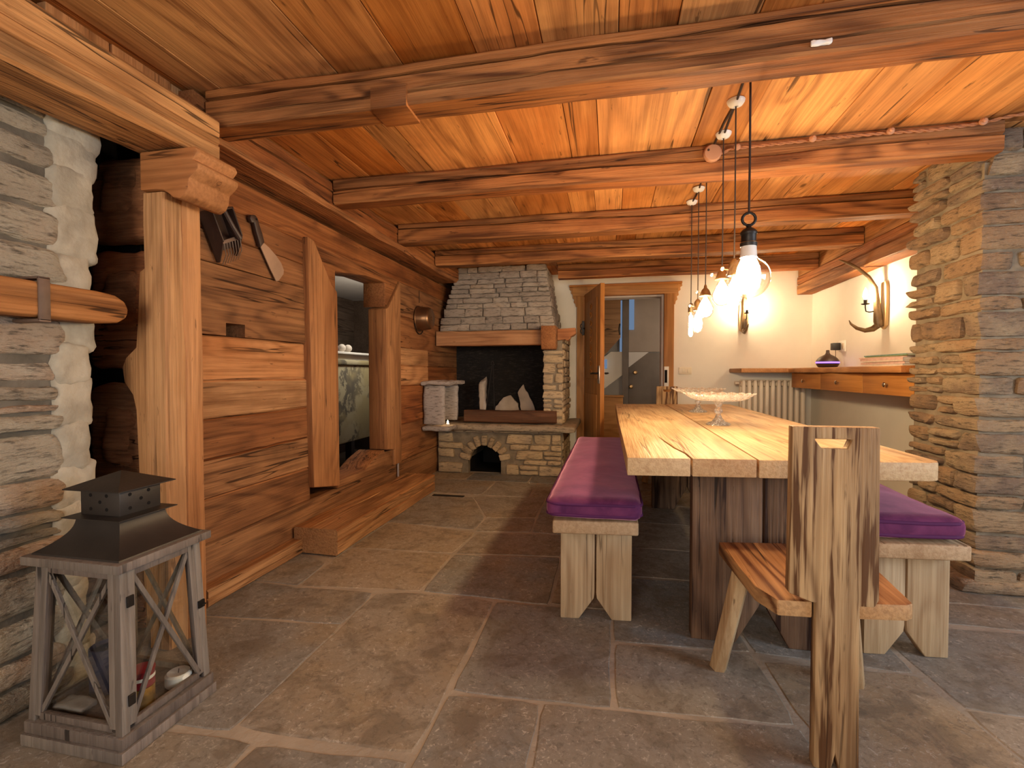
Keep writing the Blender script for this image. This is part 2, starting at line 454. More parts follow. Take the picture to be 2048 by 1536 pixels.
M['lantern_wood'] = wood('lantern_wood', (0.09, 0.07, 0.06), (0.165, 0.130, 0.105), (0.25, 0.20, 0.16), 'z', knots=0.1, contrast=0.3, var=0.25, bump=0.3, stain=0.6)
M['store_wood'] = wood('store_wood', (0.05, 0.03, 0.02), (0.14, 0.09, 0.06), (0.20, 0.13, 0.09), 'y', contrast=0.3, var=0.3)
M['stair_wood'] = wood('stair_wood', (0.14, 0.06, 0.025), (0.28, 0.13, 0.055), (0.34, 0.17, 0.075), 'x', contrast=0.2, var=0.2, stain=0.2)

M['st_left'] = stonemat('st_left', [(0.20,0.17,0.13), (0.36,0.29,0.21), (0.45,0.38,0.28), (0.42,0.28,0.185), (0.50,0.43,0.33)], bump=0.8)
M['st_pillar'] = stonemat('st_pillar', [(0.15,0.10,0.075), (0.34,0.21,0.115), (0.40,0.28,0.165), (0.22,0.15,0.105), (0.44,0.32,0.19)], bump=0.8)
M['st_hood'] = stonemat('st_hood', [(0.26,0.205,0.16), (0.39,0.31,0.24), (0.33,0.26,0.20), (0.46,0.37,0.285), (0.42,0.29,0.19)], bump=0.5, speck=0.35)
M['st_base'] = stonemat('st_base', [(0.33,0.235,0.14), (0.52,0.37,0.21), (0.42,0.30,0.18), (0.57,0.41,0.24), (0.38,0.28,0.19)], bump=0.5, speck=0.35)
M['st_slab'] = stonemat('st_slab', [(0.28,0.21,0.145), (0.38,0.29,0.20), (0.32,0.24,0.17)], bump=0.5, speck=0.6)
M['st_niche'] = stonemat('st_niche', [(0.34,0.28,0.23), (0.45,0.37,0.31), (0.39,0.32,0.27)], bump=0.5, speck=0.5)
M['st_soot'] = stonemat('st_soot', [(0.008,0.006,0.005), (0.016,0.012,0.010), (0.025,0.018,0.014)], bump=0.5, speck=0.05)
M['plaster_bare'] = plain('plaster_bare', (0.50, 0.38, 0.28), 0.9, bump=0.6, bscale=30, var=0.2)
M['mortar'] = plain('mortar', (0.22, 0.17, 0.115), 0.95, bump=0.9, bscale=26, var=0.25, spec=0.2, vscale=9)
M['mortar_crevice'] = plain('mortar_crevice', (0.13, 0.11, 0.085), 0.95, bump=0.9, bscale=22, var=0.3, spec=0.2, vscale=9)
M['mortar_left'] = plain('mortar_left', (0.40, 0.345, 0.26), 0.95, bump=0.9, bscale=22, var=0.2, spec=0.2, vscale=9)
M['mortar_dark'] = plain('mortar_dark', (0.20, 0.165, 0.13), 0.95, bump=0.8, bscale=26, var=0.25, spec=0.2, vscale=9)
M['white_wall'] = plain('white_wall', (0.80, 0.74, 0.64), 0.9, bump=0.12, bscale=14, var=0.025, spec=0.2)
M['hall_wall'] = plain('hall_wall', (0.55, 0.50, 0.45), 0.9, bump=0.1, var=0.04, spec=0.2)
M['hall_dark'] = plain('hall_dark', (0.13, 0.098, 0.075), 0.6, var=0.1)
M['hall_grey'] = plain('hall_grey', (0.28, 0.215, 0.165), 0.7, var=0.06)
M['black'] = plain('black', (0.012, 0.010, 0.009), 0.9, spec=0.1)
M['iron'] = plain('iron', (0.030, 0.024, 0.020), 0.45, metal=0.7, bump=0.2, bscale=40, var=0.3)
M['roof_metal'] = plain('roof_metal', (0.045, 0.036, 0.030), 0.5, metal=0.55, bump=0.06, bscale=60, var=0.25)
M['strap'] = plain('strap', (0.16, 0.10, 0.07), 0.6, metal=0.4, bump=0.3, var=0.3)
M['blade'] = plain('blade', (0.40, 0.25, 0.16), 0.55, metal=0.35, bump=0.15, var=0.15)
M['dark_wood'] = plain('dark_wood', (0.045, 0.022, 0.014), 0.5, bump=0.2, var=0.3)
M['wire'] = plain('wire', (0.50, 0.42, 0.36), 0.35, metal=0.9)
M['copper'] = plain('copper', (0.22, 0.115, 0.055), 0.35, metal=0.85, bump=0.05, var=0.25)
M['brass'] = plain('brass', (0.36, 0.22, 0.10), 0.35, metal=0.9, var=0.15)
M['chrome'] = plain('chrome', (0.55, 0.5, 0.45), 0.25, metal=1.0)
M['cord'] = plain('cord', (0.035, 0.018, 0.010), 0.8)
M['rope'] = plain('rope', (0.42, 0.17, 0.07), 0.8, bump=0.6, bscale=120, var=0.2)
M['ceramic'] = plain('ceramic', (0.82, 0.78, 0.72), 0.3, var=0.06)
M['box_wood'] = plain('box_wood', (0.52, 0.25, 0.13), 0.7, var=0.12, bump=0.1)
M['radiator'] = plain('radiator', (0.72, 0.62, 0.50), 0.5, var=0.03)
M['switch'] = plain('switch', (0.74, 0.64, 0.48), 0.4, var=0.02)
M['socket_white'] = plain('socket_white', (0.80, 0.76, 0.68), 0.4)
M['plug'] = plain('plug', (0.02, 0.017, 0.015), 0.5)
M['purple_glow'] = emit('purple_glow', (0.20, 0.10, 0.85), 2.2)
M['antler'] = plain('antler', (0.15, 0.085, 0.035), 0.45, bump=0.2, bscale=60, var=0.35, vscale=12)
M['plaque'] = plain('plaque', (0.55, 0.36, 0.17), 0.6, var=0.1)
M['candle'] = plain('candle', (0.80, 0.75, 0.62), 0.5, var=0.04)
M['navy'] = plain('navy', (0.022, 0.022, 0.042), 0.45, var=0.2)
M['tin_red'] = plain('tin_red', (0.30, 0.02, 0.03), 0.35, metal=0.3, var=0.15)
M['tin_gold'] = plain('tin_gold', (0.62, 0.33, 0.06), 0.3, metal=0.8, var=0.3, vscale=30)
M['grey_cloth'] = plain('grey_cloth', (0.22, 0.20, 0.18), 0.9, bump=0.2, var=0.1)
M['pale_ball'] = plain('pale_ball', (0.58, 0.50, 0.42), 0.8, bump=0.2, var=0.15)
M['dark_ball'] = plain('dark_ball', (0.14, 0.09, 0.07), 0.8, bump=0.2, var=0.2)
M['cloth_white'] = plain('cloth_white', (0.68, 0.64, 0.58), 0.9)
M['pane'] = clear('pane', (0.93, 0.94, 0.92), 0.03)
M['bulb_glass'] = clear('bulb_glass', (1.0, 0.985, 0.95), 0.05)
M['glass'] = cutglass('glass')
M['filament'] = emit('filament', (1.0, 0.76, 0.45), 130)
M['sconce_bulb'] = emit('sconce_bulb', (1.0, 0.78, 0.48), 330)
M['flame'] = emit('flame', (1.0, 0.66, 0.32), 60)
M['mag_pink'] = plain('mag_pink', (0.72, 0.48, 0.40), 0.5, var=0.1, vscale=25)
M['mag_cream'] = plain('mag_cream', (0.74, 0.62, 0.50), 0.5, var=0.1, vscale=25)
M['mag_teal'] = plain('mag_teal', (0.16, 0.30, 0.27), 0.4, var=0.2, vscale=25)
M['mag_green'] = plain('mag_green', (0.22, 0.26, 0.08), 0.4, var=0.2, vscale=25)
M['day_glass'] = emit('day_glass', (0.42, 0.62, 0.95), 0.16)

def chest_mat():
    T = NT('old_paint')
    tc, v, isl = coords(T)
    n = T.noise(v, 4.5, 6.0, 0.7, 0.3)
    c = T.mix(T.rng(n, 0.47, 0.55), (0.42, 0.36, 0.22), (0.12, 0.10, 0.07))
    c = T.mix(T.rng(T.noise(v, 2.0, 3.0), 0.45, 0.65), c, (0.36, 0.29, 0.14))
    b = T.n('BsdfPrincipled', i_Base_Color=c, i_Roughness=0.85, i_Normal=T.n('Bump', i_Strength=0.4, i_Distance=0.01, i_Height=n).outputs[0])
    return T.done(b)
M['old_paint'] = chest_mat()

def velvet():
    T = NT('velvet')
    tc, v, isl = coords(T)
    n = T.noise(v, 9.0, 4.0, 0.6, 0.4)
    c = T.mix(T.rng(n, 0.35, 0.7), (0.085, 0.018, 0.065), (0.16, 0.036, 0.10))
    b = T.n('BsdfPrincipled', i_Base_Color=c, i_Roughness=0.75, i_Normal=T.n('Bump', i_Strength=0.12, i_Distance=0.01, i_Height=n).outputs[0])
    b.inputs['Specular IOR Level'].default_value = 0.1
    b.inputs['Sheen Weight'].default_value = 0.6
    b.inputs['Sheen Roughness'].default_value = 0.4
    b.inputs['Sheen Tint'].default_value = (0.85, 0.38, 0.50, 1)
    return T.done(b)
M['velvet'] = velvet()
M['piping'] = plain('piping', (0.085, 0.016, 0.07), 0.7, var=0.1, spec=0.2)

def slate():
    T = NT('slate')
    tc, v, isl = coords(T)
    rp = T.n('ValToRGB'); el = rp.color_ramp.elements
    pal = [(0.31,0.262,0.20), (0.21,0.205,0.19), (0.36,0.28,0.195), (0.19,0.195,0.19), (0.30,0.23,0.16)]
    for i in range(len(pal) - 2): el.new(0.5)
    for i, c in enumerate(pal):
        el[i].position = i / (len(pal) - 1); el[i].color = tuple(c) + (1,)
    wn = T.n('TexWhiteNoise', noise_dimensions='1D', i_W=T.math('MULTIPLY', isl, 57.3)).outputs[0]
    T.t.links.new(wn, rp.inputs[0])
    big = T.noise(v, 2.2, 4.0, 0.6)
    c = T.mix(T.math('MULTIPLY', T.rng(big, 0.42, 0.7), 0.55), rp.outputs[0], (0.32, 0.22, 0.115))
    n2 = T.noise(v, 34.0, 8.0, 0.8, 0.5)
    c = T.mix(T.math('MULTIPLY', T.rng(n2, 0.50, 0.64), 0.5), c, (0.085, 0.065, 0.048))
    n4 = T.noise(v, 7.0, 5.0, 0.7, 0.6)
    c = T.mix(T.math('MULTIPLY', T.rng(n4, 0.48, 0.62), 0.55), c, (0.15, 0.115, 0.08))
    n3 = T.noise(T.n('Mapping', i_3=(1.0, 1.0, 1.0), i_Vector=v).outputs[0], 52.0, 7.0, 0.8, 0.8)
    c = T.mix(T.math('MULTIPLY', T.math('MULTIPLY', T.rng(n3, 0.54, 0.63), T.rng(n4, 0.62, 0.42)), 0.75), c, (0.58, 0.50, 0.41))
    h = T.math('ADD', T.math('ADD', n2, T.math('MULTIPLY', n3, 0.7)), T.math('MULTIPLY', T.noise(v, 6.0, 4.0), 2.0))
    bp = T.n('Bump', i_Strength=0.35, i_Distance=0.012, i_Height=h)
    b = T.n('BsdfPrincipled', i_Base_Color=c, i_Roughness=T.rng(n2, 0.3, 0.7, 0.42, 0.75), i_Normal=bp.outputs[0])
    b.inputs['Specular IOR Level'].default_value = 0.4
    return T.done(b)
M['slate'] = slate()
M['grout'] = plain('grout', (0.36, 0.295, 0.225), 0.95, bump=0.5, bscale=30, var=0.15, spec=0.2)

# ================================================================== the setting
def rowsplit(rnd, z0, z1, lo, hi):
    zs = [z0]
    while zs[-1] < z1 - hi:
        zs.append(zs[-1] + rnd.uniform(lo, hi))
    if z1 - zs[-1] > hi * 1.2: zs.append((zs[-1] + z1) / 2)
    zs.append(z1)
    return zs

def stonewall(mb, O, U, N, width, z0, z1, lo=0.07, hi=0.14, l0=0.16, l1=0.38, depth=0.10, seed=1, skip=None, tilt=0.0, n=(8,3,5), amp=0.006, warp=0.10, r=0.022, gap=0.007, inset=0.0):
    """courses of rough stones laid along U with outward normal N; O is the foot of the outer face"""
    rnd = random.Random(seed)
    O = Vector(O); U = Vector(U); N = Vector(N)
    zs = rowsplit(rnd, z0, z1, lo, hi)
    for a, b in zip(zs, zs[1:]):
        u = -rnd.uniform(0, l0 * 0.4)
        while u < width - 0.02:
            L = rnd.uniform(l0, l1)
            if width - (u + L) < l0 * 0.6: L = width - u
            ua, ub = max(u, 0), min(u + L, width)
            u += L
            if ub - ua < 0.03: continue
            pieces = [(a, b)]
            if b - a > 0.085 and rnd.random() < 0.25:
                m = a + (b - a) * rnd.uniform(0.35, 0.65); pieces = [(a, m), (m, b)]
            for (za, zb) in pieces:
                if skip and skip(ua, ub, za, zb): continue
                out = rnd.uniform(-0.012, 0.008)
                c = O + U * ((ua + ub) / 2) + N * (out - depth / 2 - inset) + Vector((0, 0, (za + zb) / 2 + tilt * ((ua + ub) / 2)))
                mb.rbox(c, ((ub - ua) / 2 - gap, depth / 2, (zb - za) / 2 - gap * rnd.uniform(0.3, 0.8)), r=r, n=n, amp=amp, seed=rnd.randint(0, 10**6), warp=warp, U=U, N=N)

# ---- floor: irregular slate slabs on a bed of grout (one mesh: the pattern of the floor)
rnd = random.Random(5)
fl = MB(); fl.mi = 1
fl.face([fl.vert(p) for p in ((-2.4,-2.7,-0.003),(3.5,-2.7,-0.003),(3.5,6.0,-0.003),(-2.4,6.0,-0.003))])
fl.mi = 0
def slab(poly, seed):
    n = len(poly); pts = []
    cx = sum(p[0] for p in poly) / n; cy = sum(p[1] for p in poly) / n
    for i in range(n):
        a = Vector(poly[i] + (0,)); b = Vector(poly[(i + 1) % n] + (0,))
        k = max(2, int((b - a).length / 0.06))
        for j in range(k):
            p = a + (b - a) * (j / k)
            d = (Vector((cx, cy, 0)) - p); d = d.normalized() * (0.012 if j else 0.022)
            p = p + d + noise.noise_vector(Vector((p.x * 5, p.y * 5, seed))) * 0.008
            pts.append(p)
    z = random.Random(seed).uniform(-0.001, 0.0)
    top = [fl.vert((p.x, p.y, z)) for p in pts]
    lows = [fl.vert((p.x + (p.x - cx) * 0.014, p.y + (p.y - cy) * 0.014, z - 0.0022)) for p in pts]
    bot = [fl.vert((p.x + (p.x - cx) * 0.022, p.y + (p.y - cy) * 0.022, -0.02)) for p in pts]
    fl.face(top)
    m = len(pts)
    for i in range(m):
        fl.face((top[i], lows[i], lows[(i+1) % m], top[(i+1) % m])); fl.face((lows[i], bot[i], bot[(i+1) % m], lows[(i+1) % m]))
SL = [[(-1.95,2.15),(-1.57,2.15),(-1.6,2.45),(-1.95,2.6)], [(-1.57,2.15),(-0.93,2.22),(-0.93,2.72),(-1.6,2.69),(-1.6,2.45)],
      [(-0.93,2.22),(-0.28,2.21),(-0.285,2.8),(-0.93,2.72)], [(-1.95,1.78),(-1.14,1.86),(-1.15,2.16),(-1.57,2.15),(-1.95,2.15)],
      [(-1.14,1.24),(-0.55,1.25),(-0.54,2.2),(-0.93,2.22),(-1.15,2.16)], [(-1.95,1.18),(-1.13,1.22),(-1.14,1.86),(-1.95,1.78)],
      [(-0.54,1.535),(0.012,1.56),(0.01,2.22),(-0.54,2.2)], [(0.012,1.565),(0.585,1.6),(0.55,1.99),(0.01,1.955)],
      [(-0.215,1.0),(0.60,1.05),(0.59,1.595),(-0.22,1.55)], [(-0.55,1.0),(-0.215,1.0),(-0.22,1.55),(-0.545,1.53)],
      [(-1.03,0.7),(-0.55,0.72),(-0.55,1.24),(-1.03,1.2)], [(-1.95,0.7),(-1.03,0.7),(-1.03,1.2),(-1.95,1.18)],
      [(0.60,1.05),(1.2,1.1),(1.13,1.80),(1.1,1.97),(0.57,1.95),(0.59,1.6)], [(1.2,1.1),(2.0,1.0),(2.0,1.75),(1.13,1.8)],
      [(1.13,1.80),(2.0,1.75),(2.0,2.4),(1.1,2.35)], [(0.01,1.96),(0.55,1.99),(0.50,2.62),(0.01,2.6)], [(0.55,1.99),(1.1,1.97),(1.1,2.6),(0.5,2.62)],
      [(-0.28,2.21),(0.01,2.22),(0.01,2.7),(-0.285,2.8)],
      [(-1.95,2.6),(-1.6,2.5),(-1.6,3.22),(-1.95,3.2)], [(-1.6,2.69),(-0.93,2.73),(-0.9,3.13),(-1.6,3.23)], [(-0.93,2.73),(-0.285,2.81),(-0.3,3.2),(-0.9,3.13)],
      [(-0.93,3.14),(-0.53,3.2),(-0.55,3.53),(-0.93,3.46)], [(-0.53,3.2),(-0.3,3.2),(-0.2,4.15),(-0.55,4.14),(-0.55,3.53)], [(-1.95,3.22),(-0.93,3.18),(-0.93,3.46),(-1.19,4.03),(-1.95,3.9)],
      [(-0.93,3.46),(-0.55,3.53),(-0.55,4.14),(-1.19,4.03)]]
for i, p in enumerate(SL): slab(p, i)
def gridslabs(x0, x1, y0, y1, sx, sy, sd):
    r = random.Random(sd); y = y0
    while y < y1 - 0.05:
        h = r.uniform(0.75, 1.25) * sy
        if y1 - (y + h) < sy * 0.4: h = y1 - y
        x = x0
        while x < x1 - 0.05:
            w = r.uniform(0.65, 1.4) * sx
            if x1 - (x + w) < sx * 0.45: w = x1 - x
            j = lambda: r.uniform(-0.02, 0.02)
            slab([(x,y),(x+w,y),(x+w,y+h),(x,y+h)], r.randint(0, 9999)); x += w
        y += h
gridslabs(-1.95, -0.2, 4.1, 5.95, 0.6, 0.45, 2); gridslabs(0.01, 2.2, 2.62, 5.95, 0.6, 0.5, 3); gridslabs(-0.28, 0.01, 2.8, 5.95, 0.29, 0.6, 4)
gridslabs(1.1, 2.2, 2.4, 2.62, 0.6, 0.22, 6); gridslabs(2.0, 3.45, 1.0, 2.7, 0.6, 0.5, 7); gridslabs(-2.0, 3.45, -2.65, 0.7, 0.75, 0.6, 8)
gridslabs(-0.55, 3.45, 0.7, 1.0, 0.7, 0.3, 9)
tag(fl.build('floor', [M['slate'], M['grout']], smooth=0), kind='structure')

# ---- ceiling boards (their joints run away from the viewer)
cl = MB(); rnd = random.Random(3)
xs = [-1.72,-1.45,-1.2,-1.04,-0.53,-0.22,-0.07,0.41,0.64,1.05,1.32,1.74,2.2]
for bi, (ya, yb) in enumerate([(-2.6, 1.80), (1.80, 2.75), (2.75, 3.67), (3.67, 4.49), (4.49, 5.35), (5.35, 5.95)]):
    X = list(xs)
    if bi == 0: X = [-1.76,-1.62,-1.36,-1.08,-0.80,-0.50,-0.25,0.02,0.22,0.48,0.78,1.05,1.35,1.6,1.95,2.25,2.6,2.95,3.45]
    elif bi != 1:
        X = [-1.72]
        while X[-1] < 2.0: X.append(X[-1] + rnd.uniform(0.15, 0.42))
        X[-1] = 2.2
    if bi == 1: X = X + [2.6, 3.0, 3.45]
    for a, b in zip(X, X[1:]):
        z = 2.30 + rnd.uniform(-0.003, 0.003)
        cl.box(a + 0.0015, b - 0.0015, ya, yb, z, z + 0.03)
cl.box(-2.4, -1.725, -2.6, 5.95, 2.303, 2.335)
cl.mi = 1; cl.box(-2.6, 3.7, -2.9, 6.04, 2.336, 2.40)  # black backing added above the boards, keeps sky light out of the joints
tag(cl.build('ceiling', [M['ceil'], M['black']], bevel=0.002, seg=1, smooth=30), kind='structure')

# ---- left timber wall: stacked logs with a doorway-like opening
wl = MB()
X0, X1 = -2.12, -1.90
rows_l = [(-0.01,0.275,0),(0.275,0.49,0),(0.49,0.875,0),(0.875,1.06,1),(1.06,1.282,1),(1.282,1.635,0),(1.635,1.93,0),(1.93,2.10,0)]
for i, (a, b, light) in enumerate(rows_l):
    wl.mi = light
    if i == 5:  # a square mortise hole is cut in the lower edge of this log
        wl.plate([(1.72,1.286),(2.055,1.286),(2.055,1.350),(2.182,1.352),(2.180,1.286),(2.72,1.286),(2.72,1.628),(1.72,1.632)], 'x', X0, X1)
        wl.mi = 3; wl.box(-2.13, -2.121, 2.0, 2.25, 1.25, 1.40)  # black sheet behind the hole paints its depth dark
        continue
    y1 = 5.84 if a >= 1.93 else 2.72
    if i in (0,): y1 = 5.84
    wl.beam('y', 1.72, y1, X0, X1 - (0.012 if i == 4 else 0), a, b, ch=0.011, seg=int(10 + 12*(y1-1.66)/4), amp=0.0045, seed=20+i, cracks=(('p1',0.5,0.012),) if i in (2,6) else ())
rows_r = [(0.275,0.62,0),(0.62,0.98,0),(0.98,1.16,1),(1.16,1.33,1),(1.33,1.62,0),(1.62,1.93,0)]
for i, (a, b, light) in enumerate(rows_r):
    wl.mi = light
    wl.beam('y', 4.01, 4.75 if light else 5.84, X0, X1, a, b, ch=0.012, seg=14, amp=0.005, seed=40+i)
    if light:
        wl.mi = 0
        wl.beam('y', 4.75, 5.84, X0, X1, a, b, ch=0.012, seg=10, amp=0.005, seed=50+i)
wl.mi = 0
# weathered log ends showing beside the post
wl.mi = 2
for k, (za, zb, xa, xb) in enumerate([(1.64,2.0,-2.2,-1.86),(1.13,1.61,-2.2,-1.87),(0.56,1.05,-2.2,-1.90),(0.0,0.53,-2.2,-1.90)]):
    wl.rbox(((xa+xb)/2, 1.665, (za+zb)/2), ((xb-xa)/2, 0.05, (zb-za)/2), r=0.05, n=(12,4,12), amp=0.014, freq=7, seed=70+k, warp=0.06)
    wl.rbox(((xa+xb)/2+0.03, 1.645, (za+zb)/2+0.03), ((xb-xa)/2*0.6, 0.045, (zb-za)/2*0.55), r=0.044, n=(10,4,8), amp=0.016, freq=8, seed=80+k, warp=0.1)
tag(wl.build('wall_left', [M['wall_wood'], M['wall_wood_light'], M['log_end'], M['black']], smooth=40), kind='structure')

# ---- the framed opening in that wall
w1 = thing('window_1', 'tall narrow unglazed opening framed in red-brown timber in the log wall', None, (-1.9, 3.35, 0.3), kind='structure')
m = MB(); m.plate([(2.67,1.955),(2.74,1.945),(2.93,1.70),(3.0,1.66),(3.01,0.30),(2.71,0.36)], 'x', -2.14, -1.862)
m.build('jamb', M['jamb_wood'], w1, bevel=0.012)
m = MB(); m.plate([(3.73,1.64),(3.78,1.66),(4.02,1.93),(4.03,0.28),(3.88,0.28),(3.88,0.42),(3.735,0.44)], 'x', -2.035, -1.866)
m.build('jamb', M['jamb_wood'], w1, bevel=0.012)
m = MB(); m.plate([(2.76,1.932),(2.945,1.69),(2.995,1.665),(2.995,1.80),(3.42,1.855),(3.735,1.86),(3.735,1.655),(3.77,1.67),(4.0,1.928)], 'x', -2.08, -1.876)
m.build('lintel', M['wall_wood'], w1, bevel=0.008)
m = MB(); m.plate([(3.015,0.28),(3.015,0.335),(3.4,0.335),(3.52,0.39),(3.68,0.435),(3.73,0.44),(3.73,0.42),(3.875,0.415),(3.875,0.28)], 'x', -2.12, -1.885)
m.build('sill', M['wall_wood'], w1, bevel=0.01)

# ---- the small store room seen through the opening
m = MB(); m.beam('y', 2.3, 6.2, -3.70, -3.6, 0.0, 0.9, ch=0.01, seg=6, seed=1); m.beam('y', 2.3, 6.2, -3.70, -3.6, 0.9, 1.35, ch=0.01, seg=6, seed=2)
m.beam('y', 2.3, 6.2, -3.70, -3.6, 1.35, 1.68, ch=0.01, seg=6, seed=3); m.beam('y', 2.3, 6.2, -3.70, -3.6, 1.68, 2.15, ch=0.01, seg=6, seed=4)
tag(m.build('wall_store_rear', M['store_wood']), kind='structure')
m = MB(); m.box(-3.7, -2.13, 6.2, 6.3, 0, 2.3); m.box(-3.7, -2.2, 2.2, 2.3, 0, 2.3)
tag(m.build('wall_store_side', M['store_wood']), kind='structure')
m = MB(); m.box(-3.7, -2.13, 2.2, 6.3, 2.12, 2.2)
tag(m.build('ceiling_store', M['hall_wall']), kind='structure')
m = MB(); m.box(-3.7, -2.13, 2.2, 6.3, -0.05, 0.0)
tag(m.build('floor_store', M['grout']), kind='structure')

# ---- white walls
m = MB(); m.plate([[(-2.1,0),(-0.42,0),(-0.42,2.04),(-0.42,2.3),(-2.1,2.3)], [(-0.42,2.04),(0.68,2.04),(0.68,2.3),(-0.42,2.3)], [(0.68,0),(2.4,0),(2.4,2.3),(0.68,2.3),(0.68,2.04)]], 'y', 5.85, 6.05)
tag(m.build('wall_back', M['white_wall'], smooth=0), kind='structure')
m = MB(); m.box(2.18, 2.4, 3.3, 5.85, 0, 2.3)
tag(m.build('wall_right', M['white_wall'], smooth=0), kind='structure')
# walls of the front half of the room, behind and beside the viewer
m = MB(); m.plate([[(-2.7,0),(3.0,0),(3.0,0.85),(1.5,0.85),(0.0,0.85),(-2.7,0.85)], [(-2.7,0.85),(0.0,0.85),(0.0,1.95),(-2.7,1.95)], [(1.5,0.85),(3.0,0.85),(3.0,1.95),(1.5,1.95)], [(-2.7,1.95),(0.0,1.95),(1.5,1.95),(3.0,1.95),(3.0,2.3),(-2.7,2.3)]], 'x', 3.45, 3.6)
tag(m.build('wall_front_right', M['white_wall'], smooth=0), kind='structure')
m = MB(); m.box(2.6, 3.6, 2.85, 3.0, 0, 2.3)
tag(m.build('wall_front_right_return', M['white_wall'], smooth=0), kind='structure')
m = MB(); m.plate([[(-2.4,0),(3.6,0),(3.6,0.7),(2.5,0.7),(0.5,0.7),(-0.25,0.7),(-1.55,0.7),(-2.4,0.7)], [(-2.4,0.7),(-1.55,0.7),(-1.55,2.0),(-2.4,2.0)], [(-0.25,0.7),(0.5,0.7),(0.5,2.0),(-0.25,2.0)],
    [(2.5,0.7),(3.6,0.7),(3.6,2.0),(2.5,2.0)], [(-2.4,2.0),(-1.55,2.0),(-0.25,2.0),(0.5,2.0),(2.5,2.0),(3.6,2.0),(3.6,2.3),(-2.4,2.3)]], 'y', -2.85, -2.65)
tag(m.build('wall_front', M['white_wall'], smooth=0), kind='structure')

# ---- rough stone wall at the left with its edge daubed in mortar
sw = MB()
stonewall(sw, (-1.85, 0.35, 0), (0,1,0), (1,0,0), 0.965, 0.0, 2.08, 0.085, 0.175, 0.22, 0.45, 0.16, seed=31, n=(14,4,8), amp=0.007, warp=0.16, r=0.035, tilt=-0.0, gap=0.006)
stonewall(sw, (-1.80, 0.35, 0), (0,1,0), (1,0,0), 0.74, 2.15, 2.30, 0.09, 0.12, 0.2, 0.4, 0.14, seed=36, n=(10,4,6), amp=0.008, warp=0.12, r=0.035)
sw.mi = 1
sw.mi = 2; sw.box(-2.2, -1.872, -2.65, 1.30, 0, 2.10); sw.mi = 1
sw.box(-2.3, -1.83, -2.65, 1.05, 2.0, 2.30)
rnd = random.Random(8)
z = 0.0
while z < 1.98:   # lumpy mortar strip closing the end of the wall
    h = rnd.uniform(0.10, 0.18)
    e = 1.375 + 0.055 * (z / 2.0) + rnd.uniform(-0.015, 0.02)
    sw.rbox((-1.915, (1.26 + e) / 2, z + h / 2), (0.058 + rnd.uniform(0, 0.008), (e - 1.26) / 2, h / 2 + 0.02), r=0.03, n=(5,8,8), amp=0.011, freq=16, seed=rnd.randint(0, 9999))
    z += h
tag(sw.build('wall_left_stone', [M['st_left'], M['mortar_left'], M['mortar_crevice']], smooth=50), kind='structure')

# boards closing the gap above the stone wall
m = MB(); m.box(-1.83, -1.79, 1.22, 1.42, 2.10, 2.298); m.box(-1.83, -1.785, 1.425, 1.66, 2.10, 2.298); m.box(-1.83, -1.79, 1.665, 1.80, 2.05, 2.298)
tag(m.build('trim_1', M['post_z'], bevel=0.004), kind='structure')
m = MB(); m.box(-2.3, -2.1, 1.0, 1.70, 1.95, 2.30)  # black box painting the depth of the gap dark
tag(m.build('dark_gap_backing', M['black'], smooth=0), kind='structure')
m = MB(); m.box(-2.45, -2.35, -2.7, 2.25, 0, 2.30); m.box(-2.36, -1.96, 1.722, 1.74, 0, 2.10); m.box(-2.3, -2.0, 1.70, 1.74, 0.0, 2.11)  # black backing added behind the left wall so no sky shows through gaps
tag(m.build('left_gap_backing', M['black'], smooth=0), kind='structure')
m = MB(); m.box(-2.12, -1.93, 5.17, 5.845, 2.09, 2.298)
tag(m.build('trim_6', M['wall_wood'], smooth=0), kind='structure')
# filler board above the right-hand wall plate
m = MB(); m.box(2.03, 2.2, 3.3, 5.84, 2.16, 2.299)
tag(m.build('trim_3', M['beam_y']), kind='structure')
# pale timber at the foot of the log wall
m = MB(); m.beam('y', 1.85, 2.56, -1.94, -1.83, 0.0, 0.085, ch=0.012, seg=14, amp=0.004, seed=90, cracks=(('p1',0.5,0.012),))
tag(m.build('baseboard_left', M['step_y'], smooth=40), kind='structure')

